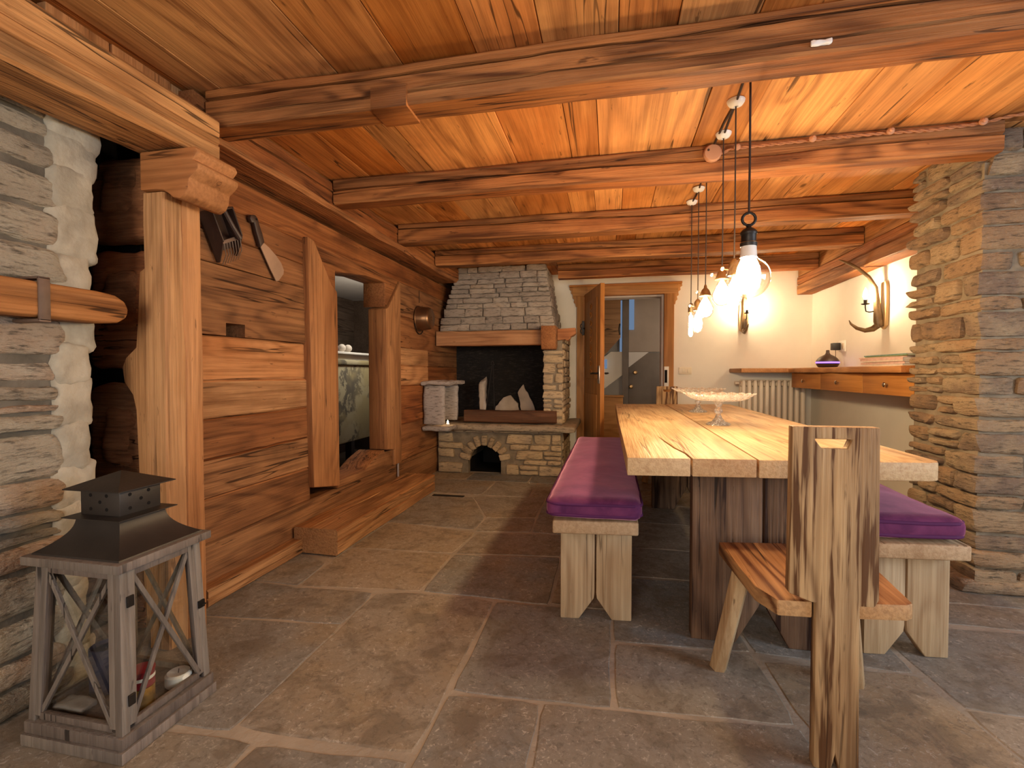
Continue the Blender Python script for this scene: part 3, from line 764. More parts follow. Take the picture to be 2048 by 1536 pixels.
# ---- stone pillar at the right
def pillar():
    t = thing('stone_pillar', 'rough brown stone pillar at the right, taking the end of a ceiling beam', 'pillar', (2.2, 3.07, 0))
    s = MB(); r = random.Random(77)
    xa, ya, yb, xb = 1.78, 2.78, 3.36, 2.6
    zs = rowsplit(r, 0.0, 2.30, 0.065, 0.135)
    for i, (a, b) in enumerate(zip(zs, zs[1:])):
        la = r.uniform(0.28, 0.5) if i % 2 else r.uniform(0.14, 0.24)
        lb = r.uniform(0.12, 0.2) if i % 2 else r.uniform(0.24, 0.36)
        ins = r.uniform(-0.012, 0.012); g = r.uniform(0.003, 0.006)
        notch = (b > 2.14)
        s.rbox((xa + ins + la/2 + (0.04 if notch else 0), ya + ins + lb/2, (a+b)/2), (la/2 - 0.004, lb/2 - 0.004, (b-a)/2 - g), r=0.020, n=(8,7,5), amp=0.006, seed=r.randint(0, 10**6), warp=0.10)
        y = (ya + 0.04) if notch else (ya + ins + lb)
        while y < yb - 0.03:
            L = r.uniform(0.12, 0.34)
            if yb - (y + L) < 0.10: L = yb - y
            dp = 0.34 if y + L > yb - 0.01 else (0.095 if notch and y < ya + ins + lb else 0.16)
            jj = r.uniform(-0.012, 0.012)
            zz = [(a, b)]
            if b - a > 0.09 and r.random() < 0.35: zz = [(a, a + (b-a)*0.45), (a + (b-a)*0.45, b)]
            for (p, q) in zz:
                s.rbox((xa + jj + dp/2, y + L/2 + (r.uniform(-0.005, 0.02) if dp > 0.2 else 0), (p+q)/2), (dp/2, L/2 - 0.004, (q-p)/2 - g), r=0.026 if dp < 0.2 else 0.04, n=(5,9,5), amp=0.006, seed=r.randint(0, 10**6), warp=0.12)
            y += L
        x = xa + ins + la + (0.04 if notch else 0)
        while x < xb - 0.03:
            L = r.uniform(0.16, 0.4)
            if xb - (x + L) < 0.1: L = xb - x
            s.rbox((x + L/2, ya + r.uniform(-0.012, 0.012) + 0.08, (a+b)/2), (L/2 - 0.004, 0.08, (b-a)/2 - g), r=0.024, n=(9,4,5), amp=0.006, seed=r.randint(0, 10**6), warp=0.12)
            x += L
    s.rbox((1.93, 2.86, 0.03), (0.2, 0.11, 0.035), r=0.03, n=(8,6,4), amp=0.01, seed=3, warp=0.15)
    s.mi = 1
    s.box(xa + 0.03, xb - 0.01, ya + 0.03, yb - 0.03, 0.0, 2.14)
    s.box(xa + 0.06, xb - 0.01, ya + 0.03, yb - 0.03, 2.14, 2.298); s.box(xa + 0.03, xa + 0.06, ya + 0.07, yb - 0.03, 2.14, 2.298)
    s.build('masonry', [M['st_pillar'], M['mortar']], t, smooth=50)
pillar()

# ================================================================== timbers
def timber(name, label, mb, mat, cat='beam', group=None):
    o = mb.build(name, mat, smooth=40); tag(o, label, cat, group, 'thing'); return o
G = 'ceiling beams crossing the room'
m = MB(); m.beam('x', -1.69, 3.44, 1.735, 1.865, 2.135, 2.297, ch=0.012, seg=70, amp=0.005, seed=1, cracks=(('p0',0.25,0.04),('p0',0.72,0.012)))
b1 = thing('ceiling_beam', 'thick cracked ceiling beam nearest the viewer with a square patch let in', 'beam', (0, 1.8, 2.13), G, 'thing')
m.build('timber', M['beam_x'], b1, smooth=40)
m = MB(); m.box(-0.925, -0.775, 1.727, 1.866, 2.126, 2.212)
m.build('patch', M['beam_x'], b1, bevel=0.002)
m = MB(); m.rbox((0.66, 1.729, 2.165), (0.032, 0.006, 0.009), r=0.005, n=(8,3,4), amp=0.005, freq=30, seed=2)
m.build('plaster_fleck', M['ceramic'], b1)
m = MB(); m.beam('x', -1.69, 1.805, 2.685, 2.81, 2.145, 2.297, ch=0.016, seg=60, amp=0.006, seed=2, cracks=(('p0',0.45,0.015),))
timber('ceiling_beam', 'ceiling beam holding the round wooden junction box, its right end in the stone pillar', m, M['beam_x'], group=G)
m = MB(); m.beam('x', -1.69, 2.02, 3.60, 3.735, 2.145, 2.297, ch=0.014, seg=50, amp=0.006, seed=3, cracks=(('p0',0.3,0.025),))
timber('ceiling_beam', 'ceiling beam just behind the farthest of the hanging bulb cups', m, M['beam_x'], group=G)
m = MB(); m.beam('x', -1.69, 2.02, 4.42, 4.555, 2.145, 2.297, ch=0.014, seg=46, amp=0.006, seed=4, cracks=(('p0',0.4,0.022),))
timber('ceiling_beam', 'ceiling beam running just in front of the stone chimney hood', m, M['beam_x'], group=G)
m = MB(); m.beam('x', -0.58, 2.02, 5.28, 5.41, 2.145, 2.297, ch=0.014, seg=40, amp=0.006, seed=5, cracks=(('p0',0.45,0.022),))
timber('ceiling_beam', 'short ceiling beam nearest the white back wall, right of the chimney', m, M['beam_x'], group=G)

m = MB(); m.beam('y', 1.70, 5.17, -2.08, -1.70, 2.118, 2.288, ch=0.035, seg=60, amp=0.010, seed=6, cracks=(('p1',0.62,0.025),), freq=3)
timber('wall_plate_beam', 'long hewn timber lying along the top of the left log wall', m, M['plate_y'])
m = MB(); m.beam('y', 3.40, 5.84, 2.02, 2.175, 1.965, 2.155, ch=0.012, seg=40, amp=0.006, seed=7, cracks=(('p0',0.45,0.02),))
timber('wall_plate_beam', 'timber along the top of the right white wall above the antler lamp', m, M['plate_y'])
m = MB(); m.beam('y', -1.6, 1.69, -1.825, -1.58, 1.95, 2.14, ch=0.018, seg=50, amp=0.005, seed=8, cracks=(('p1',0.35,0.008),('p1',0.6,0.006)),
    taper=lambda t: (-1.825, -1.58, 1.80 + 0.165 * max(0, t) ** 0.9 if t < 1 else 1.965, 2.14 + 0.0 * t))
timber('wall_plate_beam', 'big orange timber end at top left, resting on the carved corbel', m, M['beam_y'])

# post with its carved corbel
t = thing('timber_post', 'pale orange upright post with a carved corbel beside the stone wall', 'post', (-1.75, 1.63, 0), kind='thing')
m = MB(); m.beam('z', 0.0, 1.80, -1.80, -1.70, 1.54, 1.715, ch=0.008, seg=30, amp=0.004, seed=9, cracks=(('p1',0.5,0.004),))
m.build('shaft', M['post_z'], t, smooth=40)
m = MB(); m.plate([(-1.835,0.05),(-1.80,0.05),(-1.80,1.52),(-1.835,1.50),(-1.85,1.30),(-1.86,1.20),(-1.91,1.16),(-1.93,1.12),(-1.92,1.06),(-1.88,1.01),(-1.865,0.95)], 'y', 1.555, 1.580)
m.build('backing_board', M['post_z'], t, bevel=0.004)
m = MB(); m.plate([(-1.79,1.952),(-1.535,1.952),(-1.525,1.93),(-1.548,1.905),(-1.523,1.89),(-1.525,1.868),(-1.545,1.85),(-1.565,1.835),(-1.57,1.80),(-1.585,1.775),(-1.61,1.762),(-1.64,1.768),(-1.66,1.785),(-1.685,1.80),(-1.72,1.805),(-1.79,1.805)], 'y', 1.525, 1.725)
m.build('corbel', M['corbel'], t, bevel=0.006)

# floor step
m = MB(); m.beam('y', 2.54, 4.14, -1.885, -1.595, 0.004, 0.16, ch=0.012, seg=34, amp=0.006, seed=11, cracks=(('p1',0.55,0.015),('q1',0.6,0.012)))
timber('timber_step', 'long squared timber lying on the floor as a step under the opening', m, M['step_y'], 'step')

# rail on the stone wall
t = thing('wall_rail', 'round-ended wooden rail strapped along the left stone wall', 'rail', (-1.78, 1.0, 1.33))
m = MB()
pts = []
for i in range(24):
    y = 0.2 + i * 0.0505; pts.append((y))
m.plate([(0.0,1.275),(1.34,1.272),(1.40,1.28),(1.43,1.30),(1.438,1.33),(1.425,1.36),(1.39,1.378),(1.33,1.384),(0.0,1.39)], 'x', -1.828, -1.742)
m.build('rail', M['beam_y'], t, bevel=0.018, seg=3)
m = MB(); m.box(-1.745, -1.737, 1.148, 1.180, 1.262, 1.398); m.box(-1.85, -1.737, 1.148, 1.180, 1.392, 1.40); m.box(-1.85, -1.737, 1.148, 1.180, 1.258, 1.268)
m.build('strap', M['strap'], t, bevel=0.002)

# ================================================================== fireplace
fp = thing('fireplace', 'open stone fireplace with tapering grey hood and arched ash hole', 'fireplace', (-1.17, 5.4, 0), kind='thing')
# base with an arch
def arch_z(x):
    c, w, s, h = -1.345, 0.185, 0.15, 0.165
    if abs(x - c) >= w: return -1
    return s + h * math.sqrt(1 - ((x - c) / w) ** 2)
s = MB()
pts = [(-1.875,0),(-1.53,0),(-1.53,0.15)]
for i in range(1, 12):
    x = -1.53 + 0.37 * i / 12; pts.append((x, arch_z(x)))
pts += [(-1.16,0.15),(-1.16,0),(-0.50,0),(-0.50,0.475),(-1.875,0.475)]
s.mi = 1; s.plate(pts, 'y', 4.985, 5.84); s.mi = 0
r = random.Random(12)
for k in range(9):   # the arch stones
    a0 = PI * (k + 0.06) / 9; a1 = PI * (k + 0.94) / 9; am = (a0 + a1) / 2
    c, w, h = -1.345, 0.185, 0.165
    pr = 1.0 + (0.085 + r.uniform(-0.015, 0.02)) / 0.175 * 0.5
    cx, cz = c + w * pr * math.cos(am), 0.15 + h * pr * math.sin(am)
    rad = Vector((math.cos(am), 0, math.sin(am))); tan = Vector((-math.sin(am), 0, math.cos(am)))
    mm = Matrix((tan, Vector((0,1,0)), rad)).transposed()
    sub = MB(); sub.rbox((0,0,0), (0.032, 0.045, 0.052 + r.uniform(-0.006, 0.012)), r=0.014, n=(5,4,6), amp=0.005, seed=k + 100, warp=0.15)
    b0 = len(s.v)
    for v in sub.v: s.v.append(mm @ v + Vector((cx, 4.99 + 0.012, cz)))
    for f in sub.f: s.face([b0 + i for i in f])
def skip_arch(ua, ub, za, zb):
    xa, xb = -1.875 + ua, -1.875 + ub
    cx, cz = (xa + xb) / 2, (za + zb) / 2
    nx = max(xa, min(-1.345, xb)); nz = max(za, min(0.12, zb))
    if za < 0.14 and xb > -1.535 and xa < -1.155: return True
    return zb > 0.12 and ((nx + 1.345) / 0.255) ** 2 + (max(0, za - 0.15) / 0.235) ** 2 < 1.0 and za < 0.37
stonewall(s, (-1.875, 4.955, 0), (1,0,0), (0,-1,0), 1.375, 0.0, 0.475, 0.055, 0.115, 0.10, 0.32, 0.07, seed=15, skip=skip_arch, n=(7,3,5), warp=0.12, r=0.016)
stonewall(s, (-0.485, 5.0, 0), (0,1,0), (1,0,0), 0.84, 0.0, 0.475, 0.07, 0.12, 0.15, 0.35, 0.07, seed=16, n=(5,3,4), warp=0.12, r=0.016)
s.build('base', [M['st_base'], M['mortar']], fp, smooth=50)
m = MB(); m.box(-1.58, -1.10, 5.60, 5.64, 0, 0.40); m.box(-1.56, -1.528, 5.06, 5.62, 0, 0.34); m.box(-1.162, -1.13, 5.06, 5.62, 0, 0.34); m.box(-1.53, -1.16, 5.06, 5.6, 0.002, 0.006)
m.build('ash_hole', M['black'], fp)
# hearth slab
m = MB(); m.rbox((-1.12, 5.345, 0.512), (0.765, 0.485, 0.037), r=0.03, n=(34,14,4), amp=0.008, freq=6, seed=4)
m.build('hearth_slab', M['st_slab'], fp, smooth=50)
# right pier, back and side linings black with soot
s = MB()
stonewall(s, (-0.715, 5.0, 0.55), (1,0,0), (0,-1,0), 0.225, 0.0, 0.79, 0.06, 0.12, 0.10, 0.24, 0.09, seed=21, n=(6,3,5), warp=0.14, r=0.018)
stonewall(s, (-0.485, 5.02, 0.55), (0,1,0), (1,0,0), 0.82, 0.0, 0.95, 0.06, 0.12, 0.15, 0.34, 0.09, seed=22, n=(5,3,4), warp=0.14, r=0.018)
s.mi = 1; s.box(-0.70, -0.505, 5.02, 5.84, 0.55, 1.55)
s.build('pier', [M['st_base'], M['mortar']], fp, smooth=50)
s = MB()
stonewall(s, (-1.88, 5.74, 0.55), (1,0,0), (0,-1,0), 1.18, 0.0, 1.0, 0.09, 0.16, 0.2, 0.4, 0.10, seed=23, n=(6,3,5), warp=0.1, r=0.02)
stonewall(s, (-0.705, 5.09, 0.55), (0,1,0), (-1,0,0), 0.68, 0.0, 1.0, 0.07, 0.13, 0.15, 0.34, 0.04, seed=24, n=(5,3,4), warp=0.1, r=0.014)
s.box(-1.9, -0.5, 5.70, 5.84, 0.55, 1.6)
s.build('firebox_lining', M['st_soot'], fp, smooth=50)
m = MB()
def patch(poly, y, mb):
    cx = sum(p[0] for p in poly)/len(poly); cz = sum(p[1] for p in poly)/len(poly)
    out = []
    for i in range(len(poly)):
        a, b = Vector(poly[i]), Vector(poly[(i+1) % len(poly)])
        for j in range(5):
            p = a + (b-a) * j/5; nv = noise.noise_vector(Vector((p.x*14, p.y*14, y)))
            out.append((p.x + nv.x*0.02, max(0.55, p.y + nv.y*0.02)))
    mb.plate(out, 'y', y - 0.012, y + 0.03)
patch([(-1.40,0.56),(-1.37,0.68),(-1.28,0.79),(-1.18,0.82),(-1.10,0.72),(-1.04,0.56)], 5.62, m)
patch([(-1.03,0.56),(-1.07,0.72),(-1.10,0.86),(-1.04,0.96),(-0.98,0.86),(-0.92,0.72),(-0.83,0.56)], 5.615, m)
m.build('bare_plaster', M['plaster_bare'], fp, bevel=0.006)
# hood
s = MB()
zs = [1.56 + i * (2.297 - 1.56) / 8 for i in range(9)]
r = random.Random(44)
def hood_edges(z):
    t = (z - 1.56) / 0.73
    return -1.895 + 0.17 * t, -0.58 - 0.13 * t, 5.03 + 0.20 * t
zs = rowsplit(r, 1.56, 2.296, 0.05, 0.105)
for a, b in zip(zs, zs[1:]):
    zm = (a + b) / 2; xl, xr, yf = hood_edges(zm)
    x = xl
    while x < xr - 0.02:
        L = r.uniform(0.12, 0.36)
        if xr - (x + L) < 0.1: L = xr - x
        y = yf + r.uniform(-0.014, 0.012)
        s.rbox((x + L/2, y + 0.05, zm), (L/2 - 0.0022, 0.05, (b-a)/2 - 0.0018), r=0.012, n=(9,3,6), amp=0.007, seed=r.randint(0, 10**6), warp=0.08)
        x += L
    y = yf + 0.10
    while y < 5.82:
        L = min(r.uniform(0.16, 0.34), 5.84 - y)
        s.rbox((xr - 0.05 + r.uniform(-0.006, 0.006), y + L/2, zm), (0.05, L/2 - 0.003, (b-a)/2 - 0.003), r=0.014, n=(3,6,4), amp=0.0045, seed=r.randint(0, 10**6), warp=0.08)
        y += L
s.mi = 1
lo, hi = hood_edges(1.56), hood_edges(2.296)
vs = [s.vert(p) for p in ((lo[0]+.02,lo[2]+.03,1.56),(lo[1]-.02,lo[2]+.03,1.56),(lo[1]-.02,5.84,1.56),(lo[0]+.02,5.84,1.56),(hi[0]+.02,hi[2]+.03,2.296),(hi[1]-.02,hi[2]+.03,2.296),(hi[1]-.02,5.84,2.296),(hi[0]+.02,5.84,2.296))]
for q in ((3,2,1,0),(4,5,6,7),(0,1,5,4),(1,2,6,5),(2,3,7,6),(3,0,4,7)): s.face([vs[i] for i in q])
s.build('hood', [M['st_hood'], M['mortar_dark']], fp, smooth=50)
m = MB(); m.beam('x', -1.885, -0.71, 4.955, 5.12, 1.392, 1.552, ch=0.012, seg=30, amp=0.005, seed=13)
m.build('mantel_beam', M['mantel_x'], fp, smooth=40)
m = MB(); m.plate([(4.84,1.58),(5.84,1.58),(5.84,1.40),(5.06,1.40),(5.0,1.36),(4.93,1.335),(4.86,1.34),(4.84,1.40)], 'x', -0.706, -0.555)
m.build('cross_beam', M['plate_y'], fp, bevel=0.006)
m = MB(); m.plate([(-0.553,1.555),(-0.365,1.565),(-0.36,1.51),(-0.385,1.485),(-0.415,1.475),(-0.43,1.44),(-0.455,1.43),(-0.47,1.445),(-0.553,1.435)], 'y', 4.965, 5.10)
m.build('mantel_horn', M['mantel_x'], fp, bevel=0.006)

# squared log on the hearth
m = MB(); m.beam('x', -1.56, -0.56, 4.93, 5.06, 0.562, 0.69, ch=0.016, seg=26, amp=0.007, seed=14)
timber('fender_log', 'dark red squared log lying along the front of the hearth', m, M['log_x'], 'log')
# split wood and tongs
m = MB(); m.rbox((-1.50, 5.50, 0.79), (0.045, 0.05, 0.215), r=0.02, n=(5,5,14), amp=0.018, freq=9, seed=8, warp=0.25)
tag(m.build('split_log', M['plaster_bare'], smooth=50), 'pale split log standing upright at the left inside the firebox', 'log')
t = thing('fire_tongs', 'thin black iron tongs standing in the firebox beside the pale log', 'tongs', (-1.40, 5.40, 0.55))
for a, b in (((-1.44,5.36,0.552),(-1.37,5.45,1.20)), ((-1.32,5.36,0.552),(-1.36,5.45,1.20))):
    m = MB(); m.tube([a, ((a[0]+b[0])/2, 5.40, (a[2]+b[2])/2), b], 0.006, 6); m.build('arm', M['iron'], t)
m = MB(); m.tube([(-1.385,5.45,1.19),(-1.375,5.45,1.23),(-1.362,5.45,1.235),(-1.35,5.45,1.19)], 0.006, 6); m.build('handle', M['iron'], t)

# ---- stone lamp niche
t = thing('stone_niche', 'little grey stone-slab shrine box holding a lit tealight, left of the hearth', 'niche', (-1.8, 4.8, 0.5))
m = MB(); m.rbox((-1.742, 4.80, 0.992), (0.155, 0.27, 0.024), r=0.02, n=(12,14,4), amp=0.013, freq=8, seed=1); m.build('top_slab', M['st_niche'], t, smooth=50)
m = MB(); m.rbox((-1.772, 4.605, 0.768), (0.112, 0.028, 0.20), r=0.02, n=(8,4,12), amp=0.010, freq=9, seed=2); m.build('front_slab', M['st_niche'], t, smooth=50)
m = MB(); m.rbox((-1.772, 5.03, 0.770), (0.112, 0.025, 0.20), r=0.018, n=(8,4,12), amp=0.008, freq=9, seed=3); m.build('rear_slab', M['st_niche'], t, smooth=50)
m = MB(); m.rbox((-1.745, 4.695, 0.528), (0.15, 0.145, 0.026), r=0.02, n=(10,12,4), amp=0.010, freq=8, seed=4); m.build('shelf_slab', M['st_niche'], t, smooth=50)
m = MB(); m.box(-1.893, -1.872, 4.63, 5.01, 0.565, 0.97); m.build('back_slab', M['st_niche'], t)
t = thing('tealight', 'small burning tealight in the stone-slab shrine box', 'candle', (-1.66, 4.69, 0.553))
m = MB(); m.lathe([(0.0,0),(0.019,0),(0.019,0.013),(0.016,0.014),(0,0.012)], (-1.66, 4.69, 0.556), 16); m.build('cup', M['ceramic'], t)
m = MB(); m.lathe([(0,0),(0.007,0.008),(0.008,0.016),(0.004,0.028),(0,0.036)], (-1.66, 4.69, 0.570), 10); m.build('flame', M['flame'], t)

# ---- things hung on the log wall
t = thing('ladle_box', 'dark wooden scoop box with wire tines hanging from the log wall', 'tool', (-1.86, 2.0, 1.77))
def xfm(y, z, ang):   # local x -> along the wall (Y), local y -> up, local z -> out of the wall
    return Matrix.Translation((-1.893, y, z)) @ Matrix(((0,0,1,0),(1,0,0,0),(0,1,0,0),(0,0,0,1))) @ Matrix.Rotation(ang, 4, 'Z')
X = xfm(2.0, 1.775, math.radians(27))
m = MB(); m.xf = X; m.box(-0.07, 0.07, -0.075, 0.115, 0.0, 0.012); m.build('back_board', M['dark_wood'], t, bevel=0.003)
for xx in (-0.07, 0.062):
    m = MB(); m.xf = X; m.plate([(-0.12, 0.0), (0.115, 0.0), (0.115, 0.085), (-0.02, 0.085), (-0.12, 0.02)], 'x', xx, xx + 0.008); m.build('side_board', M['dark_wood'], t, bevel=0.002)
m = MB(); m.xf = X; m.box(-0.07, 0.07, 0.107, 0.116, 0.0, 0.085); m.build('end_board', M['dark_wood'], t, bevel=0.002)
m = MB(); m.xf = X; m.tube([(0.005, 0.115, 0.078), (0.012, 0.03, 0.09), (0.03, -0.03, 0.092)], 0.014, 10); m.build('handle', M['dark_wood'], t)
m = MB(); m.xf = X; m.box(-0.07, 0.07, -0.035, -0.018, 0.07, 0.08); m.build('cross_bar', M['strap'], t, bevel=0.002)
for k in range(7):
    m = MB(); m.xf = X; x = -0.058 + k * 0.019
    m.tube([(x, -0.025, 0.075), (x, -0.09, 0.06), (x, -0.135, 0.02)], 0.0022, 5); m.build('tine', M['wire'], t)

t = thing('cleaver', 'old cleaver with dark hooked handle hanging on the log wall', 'knife', (-1.88, 2.34, 1.78))
m = MB(); m.plate([(2.275,1.792),(2.305,1.815),(2.345,1.800),(2.40,1.770),(2.445,1.735),(2.466,1.70),(2.462,1.675),(2.42,1.628),(2.40,1.622),(2.35,1.685)], 'x', -1.884, -1.878)
m.build('blade', M['blade'], t, bevel=0.001, seg=1)
m = MB(); m.plate([(2.268,1.778),(2.30,1.818),(2.283,1.862),(2.262,1.90),(2.252,1.93),(2.232,1.945),(2.20,1.935),(2.192,1.915),(2.205,1.895),(2.225,1.90),(2.235,1.86),(2.255,1.815)], 'x', -1.893, -1.868)
m.build('handle', M['dark_wood'], t, bevel=0.006)
m = MB(); m.tube([(-1.90,2.237,1.922),(-1.862,2.237,1.922)], 0.005, 8); m.build('nail', M['iron'], t)

t = thing('copper_pot', 'copper pot hung base outward on the log wall near the chimney', 'pot', (-1.82, 4.45, 1.64))
c = (-1.893, 4.50, 1.64)
m = MB(); m.lathe([(0.118,0.003),(0.128,0.0),(0.130,0.006),(0.122,0.012),(0.116,0.06),(0.108,0.115),(0.100,0.128),(0.09,0.134),(0,0.136)], c, 32, axis=(1,0,0))
m.build('body', M['copper'], t, smooth=40)
m = MB(); m.lathe([(0.02,0.134),(0.022,0.138),(0.014,0.142),(0,0.143)], c, 16, axis=(1,0,0)); m.build('boss', M['copper'], t)
m = MB(); m.tube([(-1.888,4.50+0.13*math.sin(a),1.64-0.155*math.cos(a)) for a in [-1.2+0.2*i for i in range(13)]], 0.005, 6); m.build('bail_handle', M['iron'], t)
m = MB(); m.tube([(-1.889,4.50,1.80),(-1.889,4.50,1.92)], 0.003, 5); m.build('hanging_wire', M['iron'], t)

t = thing('iron_rod', 'short grey iron pin standing at the foot of the log wall by the step', 'rod', (-1.88, 4.0, 0.12))
m = MB(); m.tube([(-1.885,3.985,0.12),(-1.885,3.985,0.285)], 0.011, 8); m.build('shaft', M['wire'], t)
m = MB(); m.box(-1.9, -1.875, 3.97, 4.0, 0.115, 0.125); m.build('lug', M['iron'], t)

m = MB(); m.box(-1.56, -1.27, 3.985, 4.03, 0.0, 0.004)
tag(m.build('floor_strip', M['iron'], bevel=0.001, seg=1), 'narrow dark metal strip set across the slate floor beyond the timber step', 'floor plate')
r = random.Random(9); m = MB()
m.rbox((-0.80, 1.13, 0.004), (0.014, 0.007, 0.0035), r=0.003, n=(8,6,3), amp=0.004, freq=60, seed=5, warp=0.3)
tag(m.build('dry_leaf', M['dark_wood']), 'tiny crumpled dark leaf lying on the slate floor in the foreground', 'leaf')

# ================================================================== store room things
t = thing('old_chest', 'worn pale-painted chest seen through the opening in the log wall', 'chest', (-3.0, 4.5, 0))
m = MB(); m.box(-3.25, -2.72, 3.55, 5.5, 0.36, 1.18); m.build('body', M['old_paint'], t, bevel=0.015)
m = MB(); m.box(-3.27, -2.70, 3.52, 5.52, 1.18, 1.235); m.build('moulding', M['old_paint'], t, bevel=0.012)
m = MB(); m.box(-3.28, -2.69, 3.50, 5.54, 1.29, 1.315); m.box(-3.24, -2.73, 3.55, 5.5, 1.235, 1.29); m.build('lid', M['cloth_white'], t, bevel=0.006)
for (x, y) in ((-3.2,3.65),(-3.2,5.4),(-2.8,3.65),(-2.8,5.4)):
    m = MB(); m.box(x-0.04, x+0.04, y-0.04, y+0.04, 0.0, 0.37); m.build('leg', M['dark_wood'], t)
for k, (y, mt, rr, lb) in enumerate([(4.545,'pale_ball',0.042,'left one of two pale round loaves on the old chest'), (4.665,'pale_ball',0.042,'right one of two pale round loaves on the old chest, nearer the jamb'),
                             (4.33,'dark_ball',0.035,'darkest round lump, farthest left on the old chest'), (4.44,'dark_ball',0.034,'dark round lump beside the pale ones on the old chest')]):
    m = MB(); m.lathe([(0,-rr)] + [(rr*math.sin(PI*i/8), -rr*math.cos(PI*i/8)) for i in range(1,8)] + [(0,rr)], (-2.78, y, 1.316 + rr), 16)
    o = m.build('round_loaf', M[mt], smooth=60); tag(o, lb, 'food', 'round lumps on the old chest')

# ================================================================== door
d1 = thing('door_1', 'open panelled wooden door with carved frame in the back wall', None, (0.1, 5.85, 0), kind='structure')
fr = MB(); fr.box(-0.41, -0.325, 5.812, 5.90, 0, 2.04)
fr.build('frame_post', M['door_z'], d1, bevel=0.004)
fr = MB(); fr.box(0.605, 0.715, 5.805, 5.90, 0, 2.04); fr.build('frame_post', M['door_z'], d1, bevel=0.004)
fr = MB(); fr.box(-0.46, 0.76, 5.800, 5.90, 2.02, 2.13); fr.box(-0.50, 0.80, 5.785, 5.855, 2.13, 2.155); fr.build('frame_head', M['door_x'], d1, bevel=0.004)
br = [(0,2.128),(0.085,2.128),(0.088,2.105),(0.065,2.09),(0.07,2.06),(0.045,2.04),(0.05,2.00),(0.03,1.985),(0.036,1.95),(0.018,1.93),(0.012,1.895),(0,1.90)]
fr = MB(); fr.plate([(0.715+x, z) for x, z in br], 'y', 5.81, 5.848); fr.build('carved_bracket', M['door_z'], d1, bevel=0.003)
fr = MB(); fr.plate([(-0.41-x, z) for x, z in br], 'y', 5.81, 5.848); fr.build('carved_bracket', M['door_z'], d1, bevel=0.003)
fr = MB(); fr.box(0.58, 0.604, 5.87, 6.05, 0, 2.02); fr.box(-0.325, 0.604, 5.88, 6.05, 2.0, 2.02); fr.build('inner_reveal', M['hall_wall'], d1)
# leaf, swung into the room
H = Vector((-0.318, 5.80, 0)); E = Vector((-0.112, 5.045, 0)); dv = (E - H); Lf = dv.length; dv.normalize()
nv = Vector((dv.y, -dv.x, 0))   # thickness direction
XL = Matrix(((dv.x, nv.x, 0, H.x), (dv.y, nv.y, 0, H.y), (0, 0, 1, 0.012), (0, 0, 0, 1)))
lf = MB(); lf.xf = XL
lf.box(0, Lf, -0.045, 0.0, 0, 2.02)
leaf = lf.build('door_leaf', M['door_z'], d1, bevel=0.003)
# raised panels with carving on the side facing the fireplace
for z0, z1 in ((0.15, 0.85), (1.02, 1.90)):
    for side in (0.0, -0.057):
        p = MB(); p.xf = XL; p.box(0.12, Lf - 0.12, side, side + 0.012, z0, z1); p.build('panel', M['door_z'], leaf, bevel=0.008)
c = MB(); c.xf = XL
for k in range(9):
    zz = 1.10 + k * 0.09
    c.tube([(0.38, 0.014, zz), (0.42, 0.02, zz + 0.03), (0.46, 0.014, zz), (0.42, 0.02, zz - 0.03), (0.38, 0.014, zz)], 0.006, 6)
    c.tube([(0.38, -0.059, zz), (0.42, -0.064, zz + 0.03), (0.46, -0.059, zz), (0.42, -0.064, zz - 0.03), (0.38, -0.059, zz)], 0.006, 6)
c.build('carving', M['door_z'], leaf)
c = MB(); c.xf = XL; c.box(Lf - 0.10, Lf - 0.015, -0.051, 0.006, 0.97, 1.16); c.build('lock_plate', M['wire'], leaf, bevel=0.002)
c = MB(); c.xf = XL
c.tube([(Lf-0.06, 0.0, 1.08), (Lf-0.06, 0.05, 1.08), (Lf-0.075, 0.06, 1.08), (Lf-0.17, 0.06, 1.075)], 0.009, 8)
c.tube([(Lf-0.06, -0.045, 1.08), (Lf-0.06, -0.095, 1.08), (Lf-0.075, -0.105, 1.08), (Lf-0.17, -0.105, 1.075)], 0.009, 8)
c.build('door_handle', M['iron'], leaf)
c = MB()
for zz in (1.66, 1.60):
    c.tube([(-0.335+0.03*math.cos(a), 5.800, zz+0.03*math.sin(a)) for a in [0.5*i for i in range(12)]], 0.006, 6)
c.box(-0.345, -0.318, 5.785, 5.81, 1.55, 1.72); c.tube([(-0.335,5.795,1.63),(-0.29,5.76,1.63)], 0.008, 6)
c.build('hinge', M['iron'], d1)
c = MB(); c.box(0.607, 0.66, 5.795, 5.81, 0.93, 1.17); c.build('strike_plate', M['socket_white'], d1, bevel=0.002)
c = MB(); c.box(0.612, 0.642, 5.79, 5.797, 0.98, 1.13); c.build('strike_hole', M['black'], d1)

